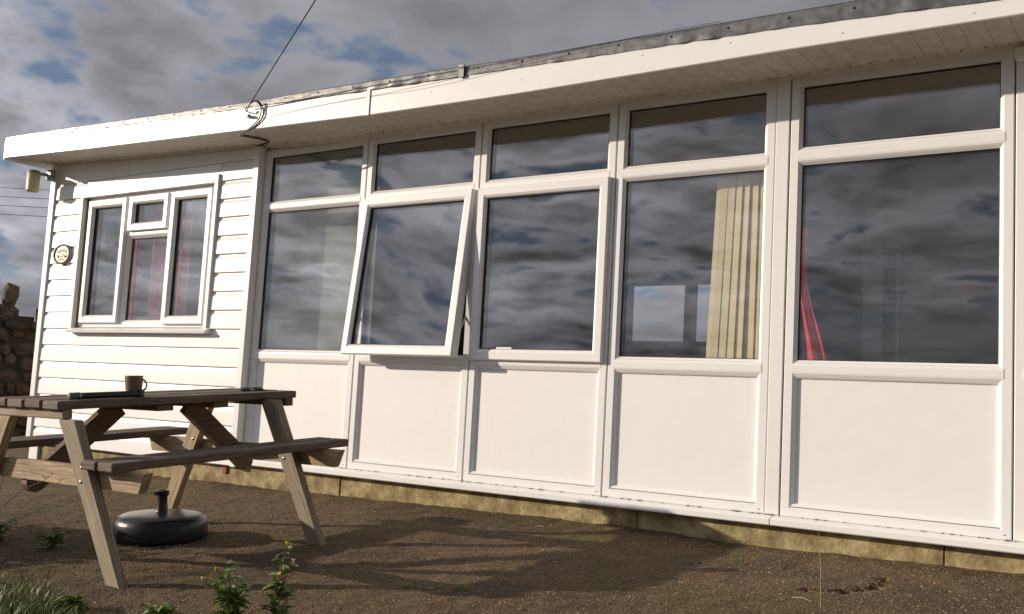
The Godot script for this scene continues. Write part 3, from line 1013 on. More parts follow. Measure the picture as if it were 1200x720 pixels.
# ------------------------------------------------------------------ things on and in the chalet
func make_fittings():
	# wall lamp on the corner
	var l := thing("wall_lamp", "unlit cream cylindrical wall lamp on the chalet corner under the eaves", "lamp", Transform3D(Basis(), Vector3(-8.13, 2.50, 0.06)))
	var mb := MB.new(); mb.abox(-0.035, 0.045, -0.045, 0.045, 0.0, 0.05, 0.006); part(l, "bracket", mb, M.jamb)
	mb = MB.new(); mb.tube([Vector3(-0.02, 0.0, 0.045), Vector3(-0.05, 0.0, 0.10), Vector3(-0.06, 0.02, 0.14)], [0.014, 0.013, 0.012], 8); part(l, "arm", mb, M.jamb)
	mb = MB.new(); mb.lathe(Transform3D(Basis(), Vector3(-0.06, -0.005, 0.14)), [Vector2(0.056, 0.0), Vector2(0.056, 0.012), Vector2(0.04, 0.026), Vector2(0, 0.03)], 24); part(l, "cap", mb, M.jamb)
	mb = MB.new(); mb.lathe(Transform3D(Basis(), Vector3(-0.06, -0.165, 0.14)), [Vector2(0, 0.0), Vector2(0.046, 0.004), Vector2(0.052, 0.016), Vector2(0.053, 0.158), Vector2(0, 0.159)], 28); part(l, "shade", mb, M.cream)
	# oval name plaque: the painted words are too worn to read
	var p := thing("house_plaque", "oval dark-rimmed name plaque with worn lettering on the siding", "plaque", Transform3D(Basis(), Vector3(-7.885, 1.81, 0.049)))
	var up := Transform3D(Basis(Vector3.RIGHT, PI / 2), Vector3.ZERO)
	mb = MB.new(); mb.lathe(up, [Vector2(0.118, 0), Vector2(0.122, 0.012), Vector2(0.116, 0.020), Vector2(0.106, 0.020), Vector2(0.100, 0.013)], 40, 0.70); part(p, "rim", mb, M.rubber)
	mb = MB.new(); mb.lathe(up, [Vector2(0.124, 0.004), Vector2(0.126, 0.013), Vector2(0.1185, 0.0165)], 40, 0.70); part(p, "edge_line", mb, M.jamb)
	mb = MB.new(); mb.lathe(up, [Vector2(0.102, 0.010), Vector2(0.098, 0.013), Vector2(0, 0.013)], 40, 0.70); part(p, "plate", mb, M.cream)
	rng.seed = 8
	var ink := MB.new()
	for k in 7:
		var a := lerpf(-0.062, 0.062, k / 6.0)
		ink.box(Transform3D(Basis(Vector3.BACK, rng.randf_range(-0.3, 0.3)), Vector3(a, 0.030 - a * a * 3.0, 0.014)), Vector3(0.006, 0.020, 0.002))
		ink.box(Transform3D(Basis(Vector3.BACK, rng.randf_range(0.8, 1.6)), Vector3(a + 0.004, 0.033 - a * a * 3.0, 0.014)), Vector3(0.004, 0.012, 0.002))
	for k in 5:
		ink.box(Transform3D(Basis(Vector3.BACK, rng.randf_range(-0.4, 0.4)), Vector3(lerpf(-0.03, 0.03, k / 4.0), -0.045, 0.014)), Vector3(0.004, 0.010, 0.002))
	for s in [-1.0, 1.0]:
		for k in 5:
			ink.box(Transform3D(Basis(Vector3.BACK, rng.randf_range(-1.5, 1.5)), Vector3(s * rng.randf_range(0.04, 0.075), rng.randf_range(-0.026, -0.008), 0.014)), Vector3(0.016, 0.008, 0.002))
	for k in 9:
		ink.box(Transform3D(Basis(Vector3.BACK, rng.randf_range(-1.5, 1.5)), Vector3(rng.randf_range(-0.03, 0.03), rng.randf_range(-0.03, 0.016), 0.014)), Vector3(0.012, 0.004, 0.002))
	part(p, "lettering", ink, M.rubber)
	# telephone drop wire with its anchor and loops
	var w := thing("overhead_cable", "black telephone cable rising from a clamp on the white fascia", "cable")
	var A := Vector3(-5.261, 2.645, ZF + 0.04)
	var E := Vector3(5.196, 5.511, 5.557)
	var pts := []
	var rad := []
	for k in 41:
		var t := k / 40.0
		pts.append(A.lerp(E, t) + Vector3(0, -0.35 * 4.0 * t * (1.0 - t) * 0.35 * t, 0))
		rad.append(0.0045)
	mb = MB.new(); mb.tube(pts, rad, 6); part(w, "span", mb, M.cable)
	mb = MB.new()
	mb.tube([A + Vector3(0, -0.03, -0.03), A + Vector3(0, -0.03, 0.005), A + Vector3(0.012, -0.018, 0.014), A + Vector3(0.0, -0.006, 0.016), A + Vector3(-0.012, -0.018, 0.014), A + Vector3(0, -0.03, 0.008)], [0.005, 0.005, 0.005, 0.005, 0.005, 0.005], 6)
	mb.tube([A + Vector3(-0.02, -0.055, -0.02), A + Vector3(0.02, -0.06, 0.0)], [0.012, 0.012], 8)
	part(w, "clamp", mb, M.steel)
	for j in 2:
		var o := 0.03 * j
		var lp := [A + Vector3(0.05, 0.012, 0.03), A + Vector3(0.085 + o * 0.3, 0.03, 0.01), A + Vector3(0.115 + o * 0.5, -0.01, -0.012), A + Vector3(0.10 + o, -0.08, -0.018), A + Vector3(0.02 + o, -0.135, -0.02), A + Vector3(-0.085 + o, -0.172, -0.03), A + Vector3(-0.10 + o * 1.3, -0.165, -0.10), A + Vector3(-0.12 + o, -0.150, -0.22), A + Vector3(-0.16 + o * 0.3, -0.137, -0.34), A + Vector3(-0.285, -0.142, -0.365)]
		var sm := []
		var sr := []
		for i in lp.size() - 1:
			for q in 5:
				var t := q / 5.0
				sm.append(lp[i].cubic_interpolate(lp[i + 1], lp[maxi(i - 1, 0)], lp[mini(i + 2, lp.size() - 1)], t))
				sr.append(0.0045)
		sm.append(lp[-1]); sr.append(0.0045)
		mb = MB.new(); mb.tube(sm, sr, 6); part(w, "loop", mb, M.cable)
	# thin grey wire clipped along the fascia and up onto the roof edge
	var run := []
	var rr := []
	for k in 30:
		var t := k / 29.0
		var x := lerpf(-5.14, -1.9, t)
		var lo := 2.560 + 0.10 * smoothstep(0.0, 1.0, t) + 0.02 * sin(t * 9.0) * (1.0 - t)
		run.append(Vector3(x, lo, ZF + 0.019 + 0.016 * smoothstep(0.32, 0.40, t)))
		rr.append(0.0013)
	mb = MB.new(); mb.tube(run, rr, 5)
	single("fascia_wire", mb, M.cable, "thin grey wire clipped along the white fascia below the metal edge", "wire")
	# distant power lines on the left
	for k in 4:
		mb = MB.new()
		var pw := []
		var pr := []
		for q in 21:
			var t := q / 20.0
			pw.append(Vector3(lerpf(-70.0, -26.0, t), lerpf(10.9, 10.4, t) - k * 0.45 - 3.2 * t * (1.0 - t) * 0.5, lerpf(-10.0, -36.0, t)))
			pr.append(0.014)
		mb.tube(pw, pr, 4)
		single("power_line", mb, M.cable, ["topmost of four thin power lines beside the chalet corner", "second power line down beside the chalet corner", "third power line down beside the chalet corner", "lowest of four thin power lines beside the chalet corner"][k], "cable", "power lines beside the chalet")

	# --- inside
	# cream vertical blind drawn aside
	var vb := thing("vertical_blind", "cream vertical blind drawn to the side behind a tall window", "blind", Transform3D(Basis(), Vector3(-1.98, 1.0, -0.13)))
	rng.seed = 13
	for k in 19:
		mb = MB.new()
		var t := k / 18.0
		var xt := lerpf(-0.13, 0.125, t)
		var xb := lerpf(-0.16, 0.13, pow(t, 1.1)) + rng.randf_range(-0.006, 0.006)
		var ta := 0.14 + 0.12 * sin(k * 2.4)
		var c := Vector3(cos(ta), 0, sin(ta)) * rng.randf_range(0.016, 0.022)
		var z0 := rng.randf_range(-0.006, 0.006) + 0.004 * (k % 3)
		var a := Vector3(xb, 0.0, z0); var b := Vector3(xt, 1.07, 0.004 * (k % 3))
		mb.fquad(a - c, a + c, b + c, b - c, Vector3(-0.6, 0, 1))
		mb.fquad(a - c + Vector3(0.0015, 0, -0.001), a + c + Vector3(0.0015, 0, -0.001), b + c + Vector3(0.0015, 0, -0.001), b - c + Vector3(0.0015, 0, -0.001), Vector3(0.6, 0, -1))
		part(vb, "slat", mb, M.blind)
	mb = MB.new(); mb.abox(-0.62, 0.17, 1.07, 1.10, -0.03, 0.03, 0.004); part(vb, "head_rail", mb, M.jamb)
	# pale closed blind in the first unit
	vb = thing("vertical_blind", "pale grey-green closed blind behind the window next to the siding", "blind", Transform3D(Basis(), Vector3(-5.06, 0.95, -0.20)))
	for k in 11:
		mb = MB.new()
		var xx := lerpf(-0.52, 0.40, k / 10.0)
		mb.box(Transform3D(Basis(Vector3.UP, 0.16), Vector3(xx, 0.74, 0)), Vector3(0.088, 1.48, 0.002))
		part(vb, "slat", mb, M.blind_pale)
	mb = MB.new(); mb.abox(-0.56, 0.46, 1.485, 1.52, -0.03, 0.03, 0.004); part(vb, "head_rail", mb, M.jamb)
	# curtains behind the casement window
	for c in [[-7.31, -7.14, "faded pink curtain, the narrower one behind the casement window"], [-7.00, -6.52, "faded pink curtain, the wider one behind the casement window"]]:
		mb = MB.new()
		drape(mb, c[0], c[1], 1.0, 2.32, 0.02)
		single("curtain", mb, M.curtain_pink, c[2], "curtain", "pink curtains behind the casement window", "", Transform3D(Basis(), Vector3(0, 0, -0.16)))
	mb = MB.new()
	drape(mb, -7.98, -7.33, 1.0, 2.32, 0.012)
	single("curtain", mb, M.curtain_grey, "grey-green net curtain behind the casement next to the plaque", "curtain", "", "", Transform3D(Basis(), Vector3(0, 0, -0.13)))
	# bright striped cloth
	mb = MB.new()
	var cols := [Color(0.65, 0.40, 0.08), Color(0.14, 0.13, 0.26), Color(0.62, 0.05, 0.09), Color(0.68, 0.10, 0.15), Color(0.55, 0.04, 0.08)]
	for j in 16:
		var t0 := j / 16.0
		var t1 := (j + 1) / 16.0
		for k in 10:
			var u0 := k / 10.0
			var u1 := (k + 1) / 10.0
			mb.tint = cols[k / 2]
			var P := func(t: float, u: float) -> Vector3:
				var wid := 0.055 + 0.15 * pow(1.0 - t, 2.2)
				var xc := -1.715 + 0.085 * pow(1.0 - t, 2.0) + 0.012 * sin(t * 7.0)
				return Vector3((xc + wid * (u - 0.5) * 1.3) * 1.029, 0.75 + (0.15 + t * 0.86) * 1.029, -0.45 + 0.018 * sin(u * 13.0) + 0.03 * u)
			mb.fquad(P.call(t0, u0), P.call(t0, u1), P.call(t1, u1), P.call(t1, u0), Vector3(0, 0, 1))
	single("hanging_cloth", mb, M.cloth, "bright red, blue and yellow striped cloth hanging inside the widest window", "cloth")
	# dark armchair back seen at the foot of the window
	mb = MB.new()
	var ch := []
	for k in 9:
		var a := PI * k / 8.0
		ch.append(Vector2(-0.30 * cos(a), 0.80 + 0.10 * pow(sin(a), 0.6)))
	ch.append(Vector2(0.30, 0.0)); ch.append(Vector2(-0.30, 0.0))
	mb.prism(Vector3.ZERO, Vector3.RIGHT, Vector3.UP, ch, Vector3(0, 0, 0.14))
	var arm := thing("armchair", "dark armchair seen from behind through the window with the cream blind", "armchair", Transform3D(Basis(Vector3.UP, 0.4), Vector3(-3.0, 0.262, -1.1)))
	part(arm, "backrest", mb, M.rubber)
	mb = MB.new(); mb.abox(-0.30, 0.30, 0.12, 0.42, -0.5, -0.002, 0.03); part(arm, "seat", mb, M.rubber)
	for s in [-1.0, 1.0]:
		mb = MB.new(); mb.abox(s * 0.355 - 0.05, s * 0.355 + 0.05, 0.0, 0.6, -0.52, 0.10, 0.03); part(arm, "armrest", mb, M.rubber)

func drape(mb: MB, x0: float, x1: float, y0: float, y1: float, amp: float):
	var m := 28
	for i in m:
		var a := lerpf(x0, x1, float(i) / m)
		var b := lerpf(x0, x1, float(i + 1) / m)
		var za := amp * sin(a * 55.0)
		var zb := amp * sin(b * 55.0)
		mb.fquad(Vector3(a, y0, za), Vector3(b, y0, zb), Vector3(b, y1, zb * 0.8), Vector3(a, y1, za * 0.8), Vector3(0, 0, 1))

# ------------------------------------------------------------------ picnic table and what lies on it
var table_xf: Transform3D

func make_table():
	var th := -0.002
	var z := -Vector3(sin(th), 0.076, -cos(th)).normalized()
	var x := Vector3(cos(th), 0.010, sin(th)).normalized()
	var y := z.cross(x).normalized()
	x = y.cross(z)
	table_xf = Transform3D(Basis(x, y, z), Vector3(-4.319, -0.009, 1.663))
	var t := thing("picnic_table", "weathered wooden picnic table with attached benches on the tarmac", "picnic table", table_xf)
	rng.seed = 31
	var L := 1.367
	var h := 0.725
	var th_ := 0.037
	for k in 4:
		var mb := MB.new()
		mb.uvo = Vector2(rng.randf() * 5, rng.randf() * 5)
		var xc := 0.348 - 0.060 - k * 0.1365
		mb.box(Transform3D(Basis(Vector3.BACK, rng.randf_range(-0.006, 0.006)), Vector3(xc, h - th_ / 2 + rng.randf_range(-0.001, 0.001), rng.randf_range(-0.004, 0.004))), Vector3(0.120, th_, L), 0.005)
		part(t, "tabletop_plank", mb, M.wood_top if k % 2 == 0 else M.wood_top2)
	# benches
	for s in [[0.728, 1.0], [-0.728, -1.0]]:
		for k in 2:
			var mb := MB.new()
			mb.uvo = Vector2(rng.randf() * 5, rng.randf() * 5)
			mb.box(Transform3D(Basis(), Vector3(s[0] - s[1] * (0.050 + k * 0.113), 0.488 - th_ / 2, rng.randf_range(-0.004, 0.004))), Vector3(0.100, th_, L), 0.005)
			part(t, "seat_plank", mb, M.wood_top if k == 0 else M.wood_top2)
	# end battens under the top, centre battens
	for e in [[0.640, 0.19], [-0.634, 0.19]]:
		var mb := MB.new()
		mb.uvo = Vector2(rng.randf() * 5, rng.randf() * 5)
		mb.box(Transform3D(Basis(), Vector3(0.084, 0.667, e[0])), Vector3(0.53, 0.041, 0.045), 0.004)
		part(t, "batten", mb, M.wood_leg if e[0] > 0 else M.wood_brace)
	for e in [0.135, -0.19]:
		var mb := MB.new()
		mb.box(Transform3D(Basis(), Vector3(0.084, 0.672, e)), Vector3(0.50, 0.030, 0.09), 0.004)
		part(t, "batten", mb, M.wood_brace)
	# legs: skewed boards in the plane across the table
	var near_z := 0.640
	var far_z := -0.478
	for e in [near_z, far_z]:
		for s in [1.0, -1.0]:
			var mb := MB.new()
			mb.uvo = Vector2(rng.randf() * 5, rng.randf() * 5)
			var top_in := 0.315 if s > 0 else -0.062
			var top_out := 0.427 if s > 0 else -0.168
			var bot_in := 0.670 if s > 0 else -0.430
			var bot_out := 0.756 if s > 0 else -0.520
			var yt := 0.645 if e > 0 else 0.686
			var yb := -0.012 + (0.0 if e > 0 else -0.01)
			if s < 0: yb -= 0.012
			skew_board(mb, Vector2(top_in, yt), Vector2(top_out, yt), Vector2(bot_out, yb), Vector2(bot_in, yb), e, 0.042)
			var leg := part(t, "leg", mb, M.wood_leg if s > 0 else M.wood_leg2)
			for q in [[0.455, 0.435], [0.395, 0.405]]:
				var f: float = (yt - q[0]) / (yt - yb)
				var bx := lerpf((top_in + top_out) / 2, (bot_in + bot_out) / 2, f) + (0.018 if q[0] > 0.42 else -0.018)
				mb = MB.new()
				mb.lathe(Transform3D(Basis(Vector3.RIGHT, PI / 2), Vector3(bx, q[0], e + 0.0205)), [Vector2(0.008, 0), Vector2(0.0075, 0.003), Vector2(0.004, 0.005), Vector2(0, 0.0055)], 10)
				part(leg, "bolt", mb, M.steel)
	# seat bearers
	for e in [[near_z - 0.045, -0.66, 0.835], [far_z - 0.045, -0.66, 0.825]]:
		var mb := MB.new()
		mb.uvo = Vector2(rng.randf() * 5, rng.randf() * 5)
		skew_board(mb, Vector2(e[1], 0.4505), Vector2(e[2] + 0.01, 0.4505), Vector2(e[2] - 0.03, 0.366), Vector2(e[1] + 0.03, 0.366), e[0], 0.042, true)
		part(t, "seat_bearer", mb, M.wood_leg2)
	# lengthwise diagonal braces with rounded feet
	for e in [1.0, -1.0]:
		var mb := MB.new()
		mb.uvo = Vector2(rng.randf() * 5, rng.randf() * 5)
		var a := Vector2(0.13 if e > 0 else -0.200, 0.665)
		var b := Vector2(0.555 if e > 0 else -0.575, 0.345)
		var d := (b - a).normalized()
		var nn := Vector2(-d.y, d.x) * 0.047
		var ol := [a + nn, a - nn]
		for k in 7:
			var an := PI * k / 6.0
			ol.append(b - nn * cos(an) + d * 0.047 * sin(an))
		mb.prism(Vector3(0.04 if e < 0 else -0.06, 0, 0), Vector3(0, 0, 1), Vector3(0, 1, 0), ol, Vector3(0.042, 0, 0))
		part(t, "brace", mb, M.wood_brace)

	# mug
	var at := table_xf * Vector3(0.25, 0.7255, 0.25)
	var mug := thing("mug", "small brown mug with a loop handle on the picnic table", "mug", Transform3D(table_xf.basis, at))
	var mb := MB.new()
	mb.lathe(Transform3D(), [Vector2(0, 0.0), Vector2(0.028, 0.0), Vector2(0.032, 0.006), Vector2(0.038, 0.05), Vector2(0.0405, 0.094), Vector2(0.0395, 0.096), Vector2(0.037, 0.094), Vector2(0.034, 0.05), Vector2(0.028, 0.012), Vector2(0, 0.010)], 32)
	part(mug, "body", mb, M.mug)
	mb = MB.new()
	var hp := []
	var hr := []
	for k in 13:
		var t_ := k / 12.0
		var an := lerpf(1.35, -1.25, t_)
		hp.append(Vector3(0.034 + 0.026 * cos(an) - (0.004 if t_ > 0.8 else 0.0), 0.052 + 0.028 * sin(an), 0).rotated(Vector3.UP, 0.55))
		hr.append(0.0042)
	mb.tube(hp, hr, 8)
	part(mug, "handle", mb, M.mug)
	# black tube with a metal collar
	at = table_xf * Vector3(0.29, 0.7400, 0.42)
	var tb := thing("black_tube", "slim black tube with a silver collar lying on the picnic table", "tube", Transform3D(table_xf.basis, at))
	var zz := Basis(Vector3.RIGHT, PI / 2)
	mb = MB.new(); mb.lathe(Transform3D(zz, Vector3(0, 0, -0.165)), [Vector2(0, 0), Vector2(0.0135, 0.0), Vector2(0.0145, 0.003), Vector2(0.0145, 0.30), Vector2(0, 0.30)], 20); part(tb, "barrel", mb, M.black_plastic)
	mb = MB.new(); mb.lathe(Transform3D(zz, Vector3(0, 0, 0.128)), [Vector2(0.0146, 0), Vector2(0.0175, 0.002), Vector2(0.0175, 0.006), Vector2(0.0146, 0.009)], 20); part(tb, "collar", mb, M.steel)
	mb = MB.new(); mb.lathe(Transform3D(zz, Vector3(0, 0.001, 0.136)), [Vector2(0, 0), Vector2(0.0155, 0.0), Vector2(0.0155, 0.042), Vector2(0.012, 0.046), Vector2(0, 0.046)], 20); part(tb, "cap", mb, M.darkframe)
	mb = MB.new(); mb.abox(-0.014, 0.014, -0.014, 0.018, -0.192, -0.165, 0.004); part(tb, "end_clip", mb, M.black_plastic)
	# sunglasses
	at = table_xf * Vector3(0.2, 0.7255, -0.50)
	var sg := thing("sunglasses", "folded dark sunglasses lying at the far end of the picnic table", "sunglasses", Transform3D(table_xf.basis * Basis(Vector3.UP, 1.25), at))
	for s in [-1.0, 1.0]:
		mb = MB.new(); mb.lathe(Transform3D(Basis(Vector3.RIGHT, 0.25), Vector3(s * 0.034, 0.010, 0.0)), [Vector2(0, 0), Vector2(0.026, 0.0), Vector2(0.029, 0.003), Vector2(0.026, 0.005), Vector2(0, 0.006)], 20, 0.75); part(sg, "lens", mb, M.black_plastic)
		mb = MB.new(); mb.tube([Vector3(s * 0.064, 0.008, 0.0), Vector3(s * 0.060, 0.004, 0.016), Vector3(-s * 0.045, 0.003, 0.024 + 0.006 * s), Vector3(-s * 0.066, 0.003, 0.032)], [0.003, 0.003, 0.0028, 0.0035], 6); part(sg, "temple", mb, M.black_plastic)
	mb = MB.new(); mb.tube([Vector3(-0.010, 0.013, 0.0), Vector3(0, 0.015, 0.002), Vector3(0.010, 0.013, 0.0)], [0.003, 0.003, 0.003], 6); part(sg, "bridge", mb, M.black_plastic)
	# parasol base
	var gx := -4.36
	var gz := 1.53
	var base := thing("parasol_base", "round black plastic parasol base standing under the picnic table", "parasol base", Transform3D(Basis(Vector3.RIGHT, 0.05), Vector3(gx, ground_h(gx, gz) - 0.004, gz)))
	mb = MB.new()
	mb.lathe(Transform3D(), [Vector2(0.205, 0.0), Vector2(0.222, 0.008), Vector2(0.228, 0.03), Vector2(0.227, 0.085), Vector2(0.218, 0.112), Vector2(0.195, 0.128), Vector2(0.15, 0.136), Vector2(0.08, 0.141), Vector2(0.05, 0.144), Vector2(0.0, 0.144)], 56)
	part(base, "tank", mb, M.black_plastic)
	mb = MB.new()
	mb.lathe(Transform3D(Basis(), Vector3(0, 0.140, 0)), [Vector2(0.034, 0), Vector2(0.028, 0.012), Vector2(0.0245, 0.05), Vector2(0.024, 0.082), Vector2(0.031, 0.086), Vector2(0.033, 0.104), Vector2(0.029, 0.110), Vector2(0.021, 0.110), Vector2(0.020, 0.08), Vector2(0, 0.08)], 28)
	part(base, "pole_socket", mb, M.black_plastic)
	mb = MB.new()
	mb.tube([Vector3(0.0, 0.235, 0.03), Vector3(0.0, 0.235, 0.048)], [0.007, 0.011], 10)
	part(base, "clamp_knob", mb, M.black_plastic)

func skew_board(mb: MB, a: Vector2, b: Vector2, c: Vector2, d: Vector2, z: float, th: float, lengthwise := false):
	# four-cornered board a b c d in the xy plane, uv along its length
	var zs := [z - th / 2, z + th / 2]
	var pts := [a, b, c, d]
	var ax := ((d + c) - (a + b)).normalized() if not lengthwise else ((b + c) - (a + d)).normalized()
	var ay := Vector2(-ax.y, ax.x)
	var cen: Vector2 = (a + b + c + d) / 4
	var U := func(p: Vector2) -> Vector2: return Vector2((p - cen).dot(ax), (p - cen).dot(ay)) + mb.uvo
	for s in 2:
		var q := []
		var u := []
		for p in pts:
			var pi: Vector2 = p + (cen - p).normalized() * 0.004
			q.append(Vector3(pi.x, pi.y, zs[s])); u.append(U.call(p))
		mb.quad(q[0], q[1], q[2], q[3], Vector3(0, 0, -1 if s == 0 else 1), u)
	for i in 4:
		var p: Vector2 = pts[i]
		var r: Vector2 = pts[(i + 1) % 4]
		var ed := (r - p).normalized()
		var nn := Vector2(ed.y, -ed.x)
		if nn.dot((p + r) / 2 - cen) < 0: nn = -nn
		var n3 := Vector3(nn.x, nn.y, 0)
		var pi: Vector2 = p + (cen - p).normalized() * 0.004
		var ri: Vector2 = r + (cen - r).normalized() * 0.004
		mb.quad(Vector3(p.x, p.y, zs[0] + 0.004), Vector3(r.x, r.y, zs[0] + 0.004), Vector3(r.x, r.y, zs[1] - 0.004), Vector3(p.x, p.y, zs[1] - 0.004), n3, [U.call(p), U.call(r), U.call(r) + Vector2(0, th), U.call(p) + Vector2(0, th)])
		for s in 2:
			var zo: float = zs[s]
			var zi: float = zs[s] + (0.004 if s == 0 else -0.004)
			mb.quad(Vector3(p.x, p.y, zi), Vector3(r.x, r.y, zi), Vector3(ri.x, ri.y, zo), Vector3(pi.x, pi.y, zo), (n3 + Vector3(0, 0, -1 if s == 0 else 1)).normalized(), [U.call(p), U.call(r), U.call(r), U.call(p)])

# ------------------------------------------------------------------ plants
func leaf(mb: MB, o: Vector3, dir: Vector3, up: Vector3, ln: float, wd: float, bend: float):
	var s := dir.cross(up).normalized()
	var p := [o]
	var steps := 4
	for k in steps:
		var t := (k + 1.0) / steps
		p.append(o + dir * ln * t + up * (0.25 * t - bend * t * t) * ln)
	var prof := [0.12, 0.8, 1.0, 0.62, 0.0]
	for k in steps:
		var w0: float = prof[k] * wd * 0.5
		var w1: float = prof[k + 1] * wd * 0.5
		for sd in [-1.0, 1.0]:
			var e: float = sd
			var A: Vector3 = p[k]
			var B: Vector3 = p[k + 1]
			var C: Vector3 = p[k + 1] + s * w1 * e + up * w1 * 0.35
			var D: Vector3 = p[k] + s * w0 * e + up * w0 * 0.35
			mb.fquad(A, B, C, D, up)

func weed(at: Vector3, h: float, spread: float, nst: int, tint: Color, flowers: int, sd: int, label: String):
	rng.seed = sd
	var t := thing("flowering_weed" if flowers > 0 else "leafy_weed", label, "weed", Transform3D(Basis(), at))
	var st := MB.new()
	var fo := MB.new()
	var tips := []
	for k in nst:
		var a := rng.randf() * TAU
		var lean := spread * (0.25 + 0.75 * rng.randf())
		var hh := h * rng.randf_range(0.55, 1.0)
		var pts := []
		var rad := []
		for q in 6:
			var u := q / 5.0
			pts.append(Vector3(cos(a) * lean * u * u, hh * u, sin(a) * lean * u * u) + Vector3(rng.randf_range(-1, 1), 0, rng.randf_range(-1, 1)) * 0.008 * u)
			rad.append(lerpf(0.0035, 0.0014, u))
		st.tube(pts, rad, 5)
		tips.append(pts[-1])
		var nl := int(8 + 8 * hh / 0.3)
		for q in nl:
			var u := pow(rng.randf(), 0.8) * 0.93
			var i := mini(int(u * 5), 4)
			var o: Vector3 = pts[i].lerp(pts[i + 1], u * 5 - i)
			var la := rng.randf() * TAU
			var d := Vector3(cos(la), rng.randf_range(-0.1, 0.6), sin(la)).normalized()
			var b := rng.randf_range(0.6, 1.35)
			fo.tint = Color(tint.r * b * rng.randf_range(0.85, 1.2), tint.g * b, tint.b * b)
			if rng.randf() < 0.09: fo.tint = Color(0.22, 0.16, 0.06)
			leaf(fo, o, d, Vector3(rng.randf_range(-0.3, 0.3), 1, rng.randf_range(-0.3, 0.3)).normalized(), lerpf(0.085, 0.034, u) * rng.randf_range(0.7, 1.2), lerpf(0.040, 0.018, u) * rng.randf_range(0.8, 1.3), rng.randf_range(0.2, 0.7))
	part(t, "stem", st, M.stem)
	part(t, "foliage", fo, M.leaf)
	for k in mini(flowers, tips.size()):
		var fl := MB.new()
		var o: Vector3 = tips[k] + Vector3(0, 0.004, 0)
		fl.lathe(Transform3D(Basis(Vector3.RIGHT, rng.randf_range(-0.5, 0.8)), o), [Vector2(0.0, -0.009), Vector2(0.0035, -0.005), Vector2(0.0045, 0.0), Vector2(0.008, 0.002), Vector2(0.006, 0.005), Vector2(0.0, 0.004)], 9)
		part(t, "flower", fl, M.petal if k % 3 == 0 else M.cream)

func grass_patch(called: String, label: String, spots: Array, sd: int, tint: Color):
	rng.seed = sd
	var mb := MB.new()
	for s in spots:
		for k in int(s[4]):
			var a := rng.randf() * TAU
			var r := sqrt(rng.randf())
			var x: float = s[0] + cos(a) * r * s[2]
			var z: float = s[1] + sin(a) * r * s[2]
			var o := Vector3(x, ground_h(x, z) - 0.004, z)
			var h: float = s[3] * rng.randf_range(0.4, 1.1)
			var la := rng.randf() * TAU
			var lean := Vector3(cos(la), 0, sin(la)) * h * rng.randf_range(0.15, 0.9)
			var w := rng.randf_range(0.0018, 0.0045)
			var sdv := Vector3(-sin(la), 0, cos(la)) * w
			var b := rng.randf_range(0.6, 1.5)
			mb.tint = Color(tint.r * b * rng.randf_range(0.8, 1.4), tint.g * b, tint.b * b)
			if rng.randf() < 0.12: mb.tint = Color(0.30, 0.24, 0.10)
			var prev := o
			for q in 4:
				var u := (q + 1) / 4.0
				var p := o + Vector3(0, h * (u - 0.25 * u * u), 0) + lean * u * u
				var w0 := 1.0 - q / 4.0
				var w1 := 1.0 - u
				mb.fquad(prev - sdv * w0, prev + sdv * w0, p + sdv * w1, p - sdv * w1, Vector3(0, 1, 0) + lean)
				prev = p
	single(called, mb, M.leaf, label, "grass", "", "stuff")

